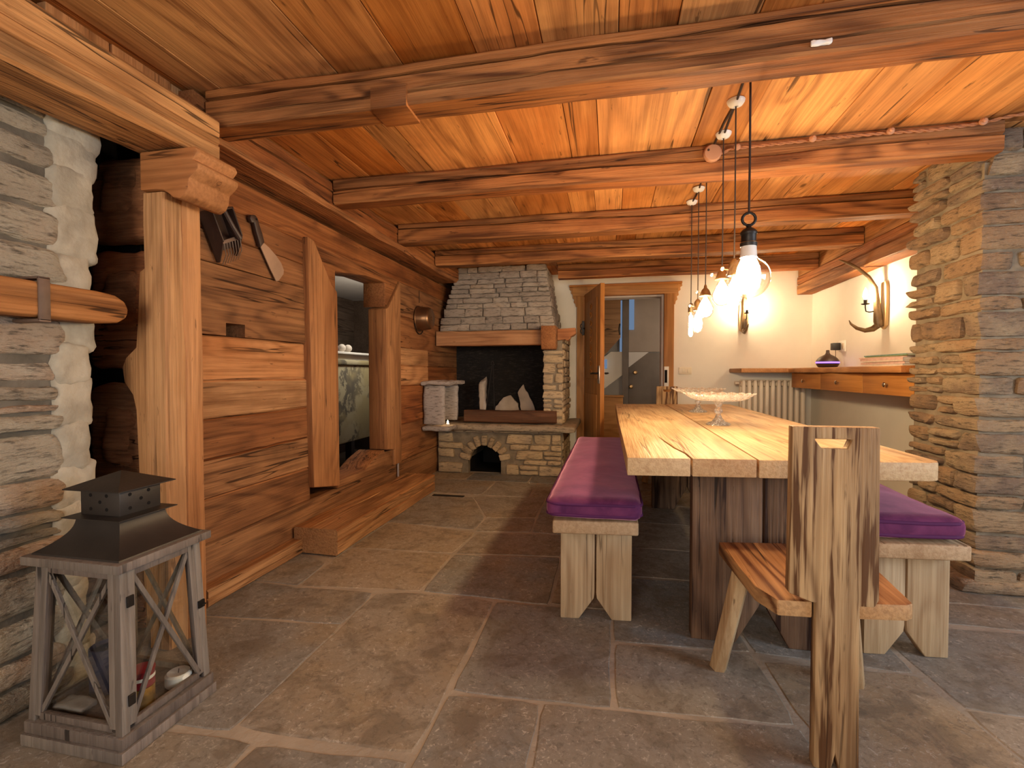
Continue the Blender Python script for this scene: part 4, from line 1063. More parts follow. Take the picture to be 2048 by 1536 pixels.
# ---- stair hall beyond the door
m = MB(); m.box(-1.2, 2.2, 8.0, 8.1, -0.1, 2.6); m.box(1.9, 2.0, 6.05, 8.0, 0, 2.6); m.box(-1.3, -1.2, 6.05, 8.0, 0, 2.6)
tag(m.build('wall_hall', M['hall_wall'], smooth=0), kind='structure')
m = MB(); m.box(-1.2, 1.9, 6.05, 8.0, 2.28, 2.4)
tag(m.build('ceiling_hall', M['hall_wall'], smooth=0), kind='structure')
m = MB(); m.box(-1.2, 1.9, 6.05, 8.0, -0.06, 0.0)
tag(m.build('floor_hall', M['grout'], smooth=0), kind='structure')
t = thing('door_2', 'tall grey hall door with two round knobs', None, (0.5, 7.5, 0), kind='structure')
m = MB(); m.box(0.265, 0.86, 7.50, 7.545, 0.0, 1.40); m.build('door_leaf', M['hall_dark'], t, bevel=0.004)
m = MB(); m.plate([(0.265,1.41),(0.265,1.18),(0.56,1.41)], 'y', 7.49, 7.50); m.build('light_panel', M['hall_wall'], t)
for (x, z) in ((0.36,1.10),(0.30,0.885)):
    m = MB(); m.lathe([(0.028,0),(0.03,0.006),(0.012,0.012),(0.012,0.03),(0.03,0.042),(0.032,0.055),(0.022,0.068),(0,0.072)], (x, 7.50, z), 16, axis=(0,-1,0)); m.build('door_knob', M['brass'], t)
m = MB(); m.box(0.265, 1.25, 7.5, 7.56, 1.415, 2.28)
tag(m.build('wall_hall_panel', M['hall_grey'], smooth=0), kind='structure')
m = MB(); m.box(0.17, 0.262, 7.46, 7.56, 0, 2.20)
tag(m.build('trim_4', M['hall_dark'], smooth=0), kind='structure')
m = MB(); m.plate([(0.17,1.42),(0.0,1.42),(-0.30,1.20),(-0.30,0.80),(-0.10,0.85),(0.17,1.06)], 'y', 7.52, 7.56)
tag(m.build('trim_5', M['white_wall'], smooth=0), kind='structure')
m = MB(); m.box(0.13, 0.165, 7.6, 7.62, 1.42, 2.22); m.box(0.265, 0.34, 7.46, 7.48, 1.75, 2.22); m.box(-0.14, -0.06, 7.45, 7.46, 1.16, 1.30)
tag(m.build('window_2', M['day_glass'], smooth=0), kind='structure')
t = thing('staircase', 'brown wooden staircase underside behind the open door', 'staircase', (-0.3, 7.3, 1.2))
m = MB(); m.plate([(-0.75,1.05),(-0.15,1.30),(0.135,1.62),(0.135,2.27),(-0.75,2.27)], 'y', 7.25, 7.32); m.build('soffit', M['stair_wood'], t, bevel=0.004)
for k in range(4):
    m = MB(); m.plate([(-0.7+k*0.2,1.28+k*0.22),(-0.48+k*0.2,1.28+k*0.22),(-0.48+k*0.2,1.31+k*0.22),(-0.7+k*0.2,1.31+k*0.22)], 'y', 7.32, 7.44); m.build('tread', M['stair_wood'], t)
m = MB(); m.tube([(0.125,7.22,1.66),(0.115,7.2,1.74),(0.125,7.22,1.82)], 0.012, 6); m.build('bracket', M['iron'], t)
t = thing('hall_cabinet', 'low plain brown wooden cabinet in the hall behind the open door', 'cabinet', (-0.1, 7.1, 0))
m = MB(); m.box(-0.40, 0.17, 7.0, 7.24, 0, 0.745); m.build('body', M['door_x'], t, bevel=0.004)
m = MB(); m.box(-0.41, 0.18, 6.985, 7.245, 0.746, 0.765); m.build('top', M['door_x'], t, bevel=0.003)

# ================================================================== table, benches, chairs
t = thing('dining_table', 'long thick-planked wooden dining table on dark trestle boards', 'table', (0.6, 3.4, 0))
def ye(x): return 1.833 + (x - 0.06) * 0.115
def yf(x): return 4.93 + (x - 0.06) * 0.2
m = MB(); m.plate([(0.062,ye(.062)),(0.292,ye(.292)),(0.287,1.97),(0.262,2.10),(0.243,2.30),(0.228,2.52),(0.249,2.31),(0.270,2.11),(0.295,1.98),(0.299,ye(.299)),(0.527,ye(.527)),(0.535,3.3),(0.532,yf(.53)),(0.045,yf(.045)),(0.05,3.2)], 'z', 0.712, 0.78)
m.build('plank', M['table_y'], t, bevel=0.004)
m = MB(); m.plate([(0.534,ye(.534)),(1.12,ye(1.12)),(1.150,ye(1.15)+.012),(1.165,ye(1.165)+.04),(1.172,2.5),(1.18,yf(1.18)),(0.539,yf(.539)),(0.542,3.3)], 'z', 0.710, 0.779)
m.build('plank', M['table_y'], t, bevel=0.006)
def trestle(y0, y1):
    L = [[(0.33,0.0),(0.50,0.0),(0.585,0.155),(0.597,0.18),(0.597,0.708),(0.33,0.708)], [(0.603,0.708),(0.603,0.18),(0.615,0.155),(0.70,0.0),(0.87,0.0),(0.87,0.708)]]
    for p in L:
        m = MB(); m.plate(p, 'y', y0, y1); m.build('trestle_board', M['trestle_z'], t, bevel=0.005)
trestle(2.05, 2.115); trestle(3.98, 4.045)

def shear(xc, k):
    S = Matrix.Identity(4); S[1][0] = k; S[1][3] = -k * xc; return S
def bench(label, x0, x1, y0, y1):
    xc = (x0 + x1) / 2
    t = thing('bench', label, 'bench', (xc, (y0 + y1) / 2, 0), 'benches along the dining table')
    S = shear(xc, 0.10)
    m = MB(); m.xf = S; m.box(x0, x1, y0, y1, 0.405, 0.463); m.build('seat', M['bench_y'], t, bevel=0.008, seg=3)
    for ya in (y0 + 0.075, y1 - 0.135):
        a, b = x0 + 0.028, x1 - 0.024
        for poly in ([(a,0.0),(xc-0.072,0.0),(xc-0.006,0.095),(xc-0.003,0.12),(xc-0.003,0.405),(a,0.405)], [(xc+0.003,0.405),(xc+0.003,0.12),(xc+0.006,0.095),(xc+0.072,0.0),(b,0.0),(b,0.405)]):
            m = MB(); m.xf = S; m.plate(poly, 'y', ya, ya + 0.058); m.build('leg_board', M['bench_z'], t, bevel=0.005)
    return t
bench('pale wooden bench left of the table, with a purple cushion on it', -0.245, 0.118, 2.045, 4.10)
bench('pale wooden bench between the table and the stone pillar', 0.945, 1.30, 2.015, 4.05)
def cushion(label, x0, x1, y0, y1, seed):
    xc = (x0 + x1) / 2
    t = thing('bench_cushion', label, 'cushion', (xc, (y0 + y1) / 2, 0.463), 'velvet bench cushions')
    S = shear(xc, 0.06)
    m = MB(); m.xf = S; m.rbox((xc, (y0+y1)/2, 0.513), ((x1-x0)/2, (y1-y0)/2, 0.043), r=0.034, n=(16,60,6), amp=0.005, freq=5, seed=seed)
    for i, p in enumerate(m.v):     # stuffed crown
        u = 1 - ((p.x - xc) / ((x1-x0)/2)) ** 2; w = 1 - (((p.y - (y0+y1)/2)) / ((y1-y0)/2)) ** 4
        if p.z > 0.52: m.v[i] = Vector((p.x, p.y, p.z + 0.022 * max(0, u) * max(0, w)))
    m.build('cover', M['velvet'], t, smooth=60)
    for z, k in ((0.538, 1), (0.489, 2)):
        m = MB(); m.xf = S; pts = []
        hx, hy, rr = (x1-x0)/2 - 0.004, (y1-y0)/2 - 0.004, 0.05
        for (cx, cy, a0) in ((1,1,0),(-1,1,90),(-1,-1,180),(1,-1,270)):
            for q in range(6):
                a = math.radians(a0 + q * 18)
                pts.append((xc + cx*(hx-rr) + rr*math.cos(a), (y0+y1)/2 + cy*(hy-rr) + rr*math.sin(a)))
        full = []
        for i in range(len(pts)):
            a, b = Vector(pts[i]), Vector(pts[(i+1) % len(pts)]); kk = max(1, int((b-a).length/0.08))
            for j in range(kk):
                p = a + (b-a)*j/kk; full.append((p.x, p.y, z + 0.006*noise.noise(Vector((p.x*4, p.y*4, seed+k)))))
        full.append(full[0])
        m.tube(full, 0.0075, 6, caps=False); m.build('piping', M['piping'], t, smooth=60)
cushion('deep purple velvet cushion on the bench left of the table', -0.275, 0.135, 2.03, 4.08, 1)
cushion('deep purple velvet cushion on the bench beside the stone pillar', 0.925, 1.30, 2.03, 4.0, 2)

ch = thing('plank_chair', 'rustic plank-backed chair nearest the viewer, with dark-streaked grain', 'chair', (0.62, 1.60, 0), 'plank chairs at the table ends')
m = MB()
A = [(0.489,0.485),(0.492,0.952),(0.545,0.952),(0.655,0.952),(0.707,0.952),(0.711,0.485)]
ho = [(0.548,0.918),(0.640,0.918),(0.630,0.893),(0.565,0.893)]
polys = [[A[1],(0.492,0.918),ho[0],ho[1],(0.707,0.918),A[4],A[3],A[2]],
         [(0.492,0.918),(0.492,0.893),ho[3],ho[0]], [ho[1],ho[2],(0.707,0.893),(0.707,0.918)],
         [(0.492,0.893),A[0],(0.548,0.464),(0.557,0.464),(0.665,0.464),(0.70,0.464),(0.711,0.485),(0.707,0.893),ho[2],ho[3]],
         [(0.557,0.464),(0.557,0.0),(0.601,0.0),(0.611,0.045),(0.621,0.0),(0.670,0.0),(0.665,0.464)]]
m.plate(polys, 'y', 1.440, 1.474); m.build('backrest', M['chair_z'], ch, bevel=0.004)
m = MB(); m.plate([(0.40,1.90),(0.425,1.53),(0.462,1.446),(0.553,1.452),(0.553,1.478),(0.669,1.478),(0.669,1.468),(0.80,1.485),(0.822,1.50),(0.845,1.70),(0.85,1.925),(0.62,1.935)], 'z', 0.415, 0.461)
m.build('seat', M['chair_y'], ch, bevel=0.006)
for (tx, bx) in ((0.462, 0.395), (0.785, 0.85)):
    m = MB(); m.tube([(tx, 1.80, 0.414), (bx, 1.865, 0.0)], [0.034, 0.031], 6); m.build('leg', M['chair_leg'], ch, bevel=0.003)
dup(ch, (0.565, 5.165, 0), PI, 'rustic plank-backed chair at the far end of the table near the door')

# ---- cut-glass cake stands
def wav(a, r, z):
    if r > 0.17: return (0.006 * math.cos(a * 20), 0.004 * math.cos(a * 20))
    return (0, 0)
def cake_stand(label, x, y, s=1.0):
    t = thing('cake_stand', label, 'cake stand', (x, y, 0.78), 'cut-glass cake stands')
    c = (x, y, 0.7805)
    m = MB(); m.lathe([(0.0,0.145),(0.03,0.146),(0.13,0.150),(0.165,0.163),(0.200,0.186),(0.203,0.190),(0.198,0.191),(0.162,0.170),(0.13,0.158),(0.03,0.153),(0,0.152)], c, 80, wav=wav)
    m.build('plate', M['glass'], t, smooth=60)
    m = MB(); m.lathe([(0,0.0),(0.066,0.0),(0.070,0.005),(0.062,0.011),(0.036,0.020),(0.021,0.045),(0.012,0.066),(0.021,0.074),(0.025,0.086),(0.021,0.098),(0.015,0.104),(0.015,0.114),(0.021,0.120),(0.021,0.130),(0.03,0.144),(0,0.1445)], c, 24,
                      wav=lambda a, r, z: (0.003 * math.cos(a * 8), 0) if r > 0.03 else (0, 0))
    m.build('foot', M['glass'], t, smooth=60)
cake_stand('cut-glass pedestal cake stand nearer the viewer on the table', 0.645, 3.10)
cake_stand('cut-glass pedestal cake stand farther along the table, nearer the door', 0.69, 4.06)

# ================================================================== hanging bulbs
def pendant(label, x, y, ztop_socket, kind):
    """cord dropping from a white ceramic cup on the ceiling"""
    t = thing('pendant_lamp', label, 'lamp', (x, y, 2.297), 'bare bulb pendants over the table')
    m = MB(); m.lathe([(0,0.0),(0.010,-0.030),(0.028,-0.024),(0.036,-0.012),(0.038,-0.004),(0.030,0.0),(0,0.0)][::-1], (x, y, 2.299), 20); m.build('ceiling_cup', M['ceramic'], t, smooth=40)
    zt = ztop_socket
    m = MB(); m.tube([(x, y, 2.27), (x + 0.001, y, 1.9), (x, y, zt)], 0.0042 if kind == 'globe' else 0.0032, 6); m.build('cord', M['cord'], t)
    core = None
    if kind == 'globe':
        m = MB(); m.tube([(x + 0.024*math.cos(a), y, zt - 0.022 + 0.024*math.sin(a)) for a in [0.3927*i for i in range(17)]], 0.0055, 8); m.build('ring', M['iron'], t, smooth=60)
        m = MB(); m.lathe([(0.007,-0.042),(0.010,-0.055),(0.022,-0.062),(0.030,-0.072),(0.030,-0.080),(0.027,-0.084),(0.027,-0.112),(0.031,-0.115),(0.030,-0.128),(0,-0.128)], (x, y, zt), 24); m.build('socket', M['iron'], t, smooth=40)
        m = MB(); m.lathe([(0.0285,-0.112),(0.0305,-0.114),(0.029,-0.118)], (x, y, zt), 24); m.build('socket_band', M['brass'], t)
        m = MB(); m.lathe([(0.028,-0.128),(0.030,-0.165),(0.031,-0.17),(0,-0.171)], (x, y, zt), 24); m.build('bulb_collar', M['ceramic'], t)
        zb = zt - 0.248
        m = MB(); m.lathe([(0.031,0.078)] + [(0.080*math.sin(a), 0.080*math.cos(a)) for a in [0.42 + (PI-0.42)*i/20 for i in range(20)]] + [(0,-0.080)], (x, y, zb), 40); m.build('bulb', M['bulb_glass'], t, smooth=80)
        m = MB(); m.lathe([(0,0.077),(0.027,0.072),(0.040,0.04),(0.046,0.0),(0.040,-0.035),(0.022,-0.058),(0,-0.064)], (x, y, zb), 16); m.build('glowing_core', M['filament'], t, smooth=60)
        pl = zb
    else:
        if kind == 'bell':
            pr = [(0.004,0.0),(0.008,-0.008),(0.010,-0.022),(0.020,-0.032),(0.026,-0.045),(0.030,-0.060),(0.036,-0.068),(0.034,-0.070),(0,-0.066)]
        elif kind == 'key':
            pr = [(0.004,0.0),(0.010,-0.006),(0.018,-0.016),(0.022,-0.026),(0.022,-0.060),(0.026,-0.066),(0.026,-0.076),(0,-0.076)]
        else:
            pr = [(0.004,0.0),(0.012,-0.004),(0.019,-0.012),(0.019,-0.064),(0.021,-0.066),(0,-0.067)]
        m = MB(); m.lathe(pr, (x, y, zt), 20); m.build('socket', M['brass'], t, smooth=40)
        if kind in ('key', 'bell'):
            m = MB(); m.tube([(x - 0.018, y, zt - 0.05), (x - 0.042, y, zt - 0.045)], 0.003, 6); m.build('switch_stem', M['brass'], t)
            m = MB(); m.lathe([(0,0),(0.008,0.002),(0.010,0.008),(0.006,0.014),(0,0.015)], (x - 0.042, y, zt - 0.045), 12, axis=(-1,0,0.3)); m.build('switch_key', M['ceramic'], t)
        z0 = zt + pr[-1][1]
        if kind == 'tube':
            pb = [(0.012,0.0),(0.016,-0.02),(0.016,-0.155),(0.010,-0.168),(0,-0.172)]; pc = [(0,-0.012),(0.0125,-0.025),(0.0135,-0.152),(0,-0.165)]; pl = z0 - 0.09
        elif kind == 'bell':
            pb = [(0.014,0.0),(0.030,-0.04),(0.047,-0.075),(0.045,-0.105),(0.028,-0.128),(0,-0.135)]; pc = [(0,-0.01),(0.025,-0.04),(0.040,-0.075),(0.038,-0.103),(0.023,-0.122),(0,-0.128)]; pl = z0 - 0.075
        else:
            pb = [(0.013,0.0),(0.020,-0.03),(0.034,-0.08),(0.030,-0.115),(0.015,-0.14),(0,-0.145)]; pc = [(0,-0.01),(0.016,-0.03),(0.029,-0.08),(0.025,-0.112),(0.012,-0.132),(0,-0.138)]; pl = z0 - 0.075
        m = MB(); m.lathe(pb, (x, y, z0), 28); m.build('bulb', M['bulb_glass'], t, smooth=80)
        m = MB(); m.lathe(pc, (x, y, z0), 16); m.build('glowing_core', M['filament'], t, smooth=60)
pendant('big clear globe bulb on a black ring and socket, nearest pendant', 0.519, 2.0, 1.715, 'globe')
pendant('hanging bulb with white switch key just behind the big globe bulb', 0.532, 2.275, 1.605, 'key')
pendant('hanging bulb with small brass bell cap, third from the viewer', 0.545, 2.57, 1.637, 'bell')
pendant('hanging bulb with brass bell cap, nearest of the three farther pendants', 0.552, 3.04, 1.628, 'bell')
pendant('hanging bulb with brass key socket, second of the three farther pendants', 0.551, 3.29, 1.58, 'key')
pendant('slim tubular bulb, farthest of the hanging lamps toward the door', 0.547, 3.535, 1.587, 'tube')

# cable under the ceiling, junction box and twisted flex
m = MB(); m.tube([(0.519,2.0,2.285),(0.525,2.14,2.289),(0.532,2.275,2.284),(0.54,2.42,2.289),(0.545,2.57,2.284)], 0.005, 6); m.tube([(0.532,2.275,2.284),(0.522,2.45,2.289),(0.52,2.67,2.286)], 0.005, 6)
tag(m.build('ceiling_cable', M['cord']), 'black cable along the ceiling between the near white cups', 'cable')
m = MB(); m.tube([(0.552,3.04,2.285),(0.546,3.17,2.29),(0.551,3.29,2.284),(0.555,3.41,2.29),(0.547,3.535,2.284)], 0.005, 6)
tag(m.build('ceiling_cable', M['cord']), 'black cable along the ceiling between the farther white cups', 'cable')
t = thing('junction_box', 'round pale wooden junction box on the second ceiling beam', 'junction box', (0.515, 2.68, 2.25))
m = MB(); m.lathe([(0,0),(0.043,0.0),(0.045,0.006),(0.045,0.022),(0.039,0.030),(0,0.032)], (0.512, 2.682, 2.243), 28, axis=(0,-1,0)); m.build('lid', M['box_wood'], t, smooth=40)
m = MB(); m.lathe([(0,0),(0.006,0.001),(0.005,0.004),(0,0.005)], (0.49, 2.65, 2.255), 10, axis=(0,-1,0)); m.build('screw', M['dark_wood'], t)
t = thing('twisted_flex', 'twisted orange-brown flex clipped along the second beam to the stone pillar', 'cable', (1.2, 2.67, 2.26))
P = [(0.552,2.668,2.235),(0.60,2.670,2.258),(0.80,2.669,2.262),(1.0,2.669,2.266),(1.25,2.668,2.268),(1.5,2.668,2.262),(1.7,2.668,2.272),(1.79,2.66,2.287),(1.95,2.62,2.289),(2.25,2.5,2.29)]
full = []
for a, b in zip(P, P[1:]):
    a, b = Vector(a), Vector(b); k = max(2, int((b-a).length/0.012))
    full += [a + (b-a)*j/k for j in range(k)]
m = MB()
for ph in (0, PI):
    m.tube([(p.x, p.y + 0.004*math.cos(i*0.9+ph), p.z + 0.004*math.sin(i*0.9+ph)) for i, p in enumerate(full)], 0.0048, 5)
m.build('flex', M['rope'], t, smooth=60)
for p in ((0.63,2.668,2.259),(0.98,2.666,2.266),(1.32,2.664,2.268),(1.70,2.664,2.273),(2.02,2.59,2.286)):
    m = MB(); m.lathe([(0.005,0),(0.016,0.004),(0.017,0.012),(0.009,0.017),(0.012,0.022),(0.006,0.027),(0,0.027)], p, 14, axis=(0,-1,0.1)); m.build('insulator', M['box_wood'], t, smooth=40)

# ================================================================== antler wall lamps
def sconce(label, org, along, out):
    t = thing('antler_lamp', label, 'wall lamp', org, 'antler wall lamps')
    al, ou = Vector(along), Vector(out)
    X = Matrix(((al.x, ou.x, 0, org[0]), (al.y, ou.y, 0, org[1]), (al.z, ou.z, 1, org[2]), (0,0,0,1)))
    m = MB(); m.xf = X; m.plate([(-0.045,-0.02),(0,-0.05),(0.045,-0.02),(0.05,0.15),(0.045,0.30),(0.03,0.335),(-0.03,0.335),(-0.045,0.30),(-0.05,0.15)], 'y', 0.002, 0.026); m.build('plaque', M['plaque'], t, bevel=0.005)
    m = MB(); m.xf = X
    m.tube([(0.0,0.045,-0.03),(0.0,0.055,0.02),(0.0,0.062,0.10),(0.0,0.070,0.20),(0.004,0.075,0.29),(0.015,0.12,0.38),(0.04,0.185,0.455),(0.08,0.23,0.505),(0.13,0.27,0.545),(0.15,0.29,0.56)], [0.030,0.034,0.028,0.021,0.016,0.014,0.013,0.012,0.008,0.003], 10)
    m.tube([(0.0,0.05,-0.01),(0.01,0.09,-0.045),(0.02,0.14,-0.055),(0.02,0.20,-0.035),(0.015,0.245,0.0),(0.01,0.262,0.03)], [0.026,0.024,0.018,0.014,0.009,0.003], 10)
    m.rbox((0.0, 0.05, 0.0), (0.035, 0.022, 0.03), r=0.02, n=(6,4,5), amp=0.006, freq=30, seed=3)
    m.build('antler', M['antler'], t, smooth=60)
    m = MB(); m.xf = X; m.tube([(0.0,0.075,0.10),(0.0,0.12,0.092),(0.0,0.145,0.10),(0.0,0.15,0.13),(0.0,0.15,0.155)], 0.005, 8); m.build('arm', M['iron'], t, smooth=60)
    m = MB(); m.lathe([(0.004,0),(0.028,0.006),(0.030,0.012),(0.012,0.012),(0.013,0.045),(0,0.046)], X @ Vector((0.0,0.15,0.15)), 18); m.build('candle_cup', M['iron'], t, smooth=40)
    m = MB(); m.lathe([(0.008,0),(0.017,0.022),(0.017,0.045),(0.009,0.075),(0,0.095)], X @ Vector((0.0,0.15,0.196)), 16); m.build('bulb', M['sconce_bulb'], t, smooth=60)
sconce('antler wall lamp with wooden plaque on the right white wall', (2.18, 4.40, 1.50), (0,1,0), (-1,0,0))
sconce('antler wall lamp on the back wall, mostly behind the glowing bulbs', (1.47, 5.85, 1.60), (-1,0,0), (0,-1,0))

# ================================================================== shelf, drawers, radiator
m = MB(); m.plate([(1.325,5.845),(1.36,5.46),(1.58,5.44),(1.80,5.40),(1.815,5.2),(1.775,4.95),(1.79,4.7),(1.83,4.55),(1.80,4.3),(1.765,4.0),(1.775,3.7),(1.77,3.40),(2.177,3.40),(2.177,5.845)], 'z', 1.098, 1.145)
o = m.build('wall_shelf', M['shelf_y'], bevel=0.008); tag(o, 'thick live-edged wooden shelf running round the corner above the radiator', 'shelf')
t = thing('drawer_unit', 'hanging orange wood unit of three shallow drawers under the shelf', 'drawer unit', (2.0, 4.4, 0.94))
m = MB(); m.box(1.872, 2.175, 3.41, 5.46, 0.945, 0.953); m.box(1.872, 2.175, 3.41, 5.46, 1.088, 1.096); m.box(2.16, 2.175, 3.41, 5.46, 0.953, 1.088)
for y in (3.41, 4.028, 4.768, 5.452): m.box(1.872, 2.16, y, y + 0.008, 0.953, 1.088)
m.build('carcass', M['drawer_y'], t)
for y0, y1, yk in ((3.41,4.03,3.70),(4.033,4.768,4.41),(4.771,5.46,5.12)):
    m = MB(); m.box(1.85, 1.870, y0, y1, 0.946, 1.094); dr = m.build('drawer', M['drawer_y'], t, bevel=0.002)
    m = MB(); m.lathe([(0.006,0),(0.006,0.010),(0.015,0.016),(0.017,0.024),(0.010,0.030),(0,0.031)], (1.85, yk, 1.017), 16, axis=(-1,0,0)); m.build('knob', M['chrome'], dr, smooth=40)
t = thing('radiator', 'cream ribbed radiator under the shelf on the back wall', 'radiator', (1.7, 5.66, 0.12))
for k in range(11):
    x = 1.395 + k * 0.059
    m = MB(); m.rbox((x + 0.0285, 5.615, 0.575), (0.0215, 0.022, 0.445), r=0.019, n=(6,5,12), amp=0); m.rbox((x + 0.0285, 5.715, 0.575), (0.0215, 0.022, 0.445), r=0.019, n=(6,5,12), amp=0)
    for z in (0.175, 0.975): m.rbox((x + 0.0285, 5.665, z), (0.0275, 0.05, 0.032), r=0.025, n=(4,6,6), amp=0)
    m.build('section', M['radiator'], t, smooth=60)
m = MB(); m.tube([(1.39,5.665,0.985),(1.365,5.665,0.985)], 0.014, 10); m.tube([(1.365,5.665,0.985),(1.345,5.665,0.985)], 0.019, 10); m.build('valve', M['radiator'], t, smooth=40)
for x in (1.43, 2.0):
    m = MB(); m.box(x - 0.015, x + 0.015, 5.60, 5.73, 0.0, 0.15); m.build('foot', M['radiator'], t)

t = thing('aroma_diffuser', 'onion-shaped dark wood diffuser with a glowing violet band on the shelf', 'diffuser', (1.98, 4.95, 1.145))
c = (1.98, 4.95, 1.146)
m = MB(); m.lathe([(0,0),(0.07,0.0),(0.076,0.006),(0.088,0.022),(0.094,0.040),(0,0.040)], c, 32); m.build('base', M['dark_wood'], t, smooth=40)
m = MB(); m.lathe([(0.092,0.041),(0.095,0.044),(0.095,0.051),(0.093,0.054)], c, 32); m.build('light_band', M['purple_glow'], t, smooth=40)
m = MB(); m.lathe([(0,0.055),(0.094,0.055),(0.088,0.072),(0.070,0.094),(0.045,0.110),(0.024,0.122),(0.015,0.138),(0.014,0.160),(0.010,0.163),(0,0.158)], c, 32); m.build('cover', M['dark_wood'], t, smooth=40)
m = MB(); m.tube([(2.05,4.99,1.15),(2.10,5.05,1.152),(2.13,5.10,1.16),(2.125,5.14,1.24),(2.13,5.155,1.315)], 0.0028, 6); m.build('power_lead', M['cord'], t)
t = thing('wall_socket', 'pale wall socket above the shelf on the right wall', 'socket', (2.17, 5.13, 1.35))
m = MB(); m.box(2.168, 2.179, 5.06, 5.19, 1.30, 1.405); m.build('plate', M['socket_white'], t, bevel=0.003)
m = MB(); m.box(2.164, 2.168, 5.075, 5.11, 1.325, 1.38); m.build('module', M['switch'], t)
o = MB().box(2.095, 2.163, 5.125, 5.185, 1.316, 1.386).build('power_adapter', M['plug'], bevel=0.006); tag(o, 'black power adapter plugged into the socket above the shelf', 'plug')
t = thing('light_switch', 'cream switch plate on the back wall right of the door', 'switch', (0.848, 5.84, 1.12))
m = MB(); m.box(0.778, 0.918, 5.838, 5.849, 1.078, 1.160); m.build('plate', M['switch'], t, bevel=0.003)
for x in (0.815, 0.842, 0.869):
    m = MB(); m.box(x, x + 0.023, 5.833, 5.838, 1.096, 1.142); m.build('rocker', M['switch'], t, bevel=0.002)

# magazines on the shelf by the pillar
r = random.Random(4); z = 1.1455
for k, (mt, th, lb) in enumerate([('mag_cream',0.014,'cream magazine at the bottom of the pile on the shelf'), ('mag_pink',0.016,'thick pink magazine second from the bottom of the shelf pile'), ('mag_cream',0.011,'cream magazine third from the bottom of the shelf pile'),
        ('mag_pink',0.016,'pink magazine in the middle of the shelf pile under another pink one'), ('mag_pink',0.009,'thin pink magazine just under the green one in the shelf pile'), ('mag_green',0.007,'thin olive green magazine near the top of the shelf pile'), ('mag_teal',0.009,'teal magazine on top of the shelf pile by the pillar')]):
    t = thing('magazine', lb, 'magazine', (1.98, 3.85, z), 'magazines piled on the shelf')
    w, d = 0.10 + r.uniform(-0.006, 0.006), 0.28 + r.uniform(-0.02, 0.02)
    cx, cy = 1.98 + r.uniform(-0.01, 0.01), 3.84 + r.uniform(-0.02, 0.03) - (0.03 if k > 4 else 0)
    X = Matrix.Translation((cx, cy, z)) @ Matrix.Rotation(r.uniform(-0.05, 0.05), 4, 'Z')
    m = MB(); m.xf = X; m.box(-w + 0.003, w - 0.003, -d + 0.003, d - 0.003, 0.0012, th - 0.0022); m.build('pages', M['cloth_white'], t)
    m = MB(); m.xf = X; m.box(-w, w, -d, d, 0.0, 0.0011); m.box(-w, w, -d, d, th - 0.0021, th - 0.001); m.box(-w - 0.001, -w, -d, d, 0.0, th - 0.001); m.build('cover', M[mt], t)
    z += th

# ================================================================== lantern
CX, CY = -1.515, 1.212
t = thing('lantern', 'large grey wooden lantern with crossed glazing bars and black metal roof', 'lantern', (CX, CY, 0))
def half(z): k = 1.0 - 0.11 * (z - 0.07) / 0.47; return 0.172 * k, 0.150 * k
def bar(mb, p, q, w, th, nrm):
    p, q, nrm = Vector(p), Vector(q), Vector(nrm).normalized()
    d = (q - p).normalized(); s = d.cross(nrm).normalized(); nn = s.cross(d)
    b = [mb.vert(e + s*w*a + nn*th*c) for e in (p, q) for a, c in ((-.5,-.5),(.5,-.5),(.5,.5),(-.5,.5))]
    for f in ((3,2,1,0),(4,5,6,7),(0,1,5,4),(1,2,6,5),(2,3,7,6),(3,0,4,7)): mb.face([b[i] for i in f])
def cor(sx, sy, z, ins=0.0):
    hx, hy = half(z); return Vector((CX + sx*(hx-ins), CY + sy*(hy-ins), z))
m = MB(); m.box(CX-0.186, CX+0.186, CY-0.163, CY+0.163, 0.0, 0.035); m.box(CX-0.180, CX+0.180, CY-0.157, CY+0.157, 0.035, 0.07); m.build('base', M['lantern_wood'], t, bevel=0.004)
m = MB(); m.box(CX-0.178, CX+0.178, CY-0.158, CY+0.158, 0.535, 0.562); m.build('top_plate', M['lantern_wood'], t, bevel=0.004)
for sx in (-1, 1):
    for sy in (-1, 1):
        m = MB(); bar(m, cor(sx, sy, 0.07, 0.012), cor(sx, sy, 0.535, 0.012), 0.024, 0.024, (1,0,0)); m.build('corner_post', M['lantern_wood'], t, bevel=0.002)
sides = [((-1,-1),(1,-1),(0,-1,0)), ((1,-1),(1,1),(1,0,0)), ((1,1),(-1,1),(0,1,0)), ((-1,1),(-1,-1),(-1,0,0))]
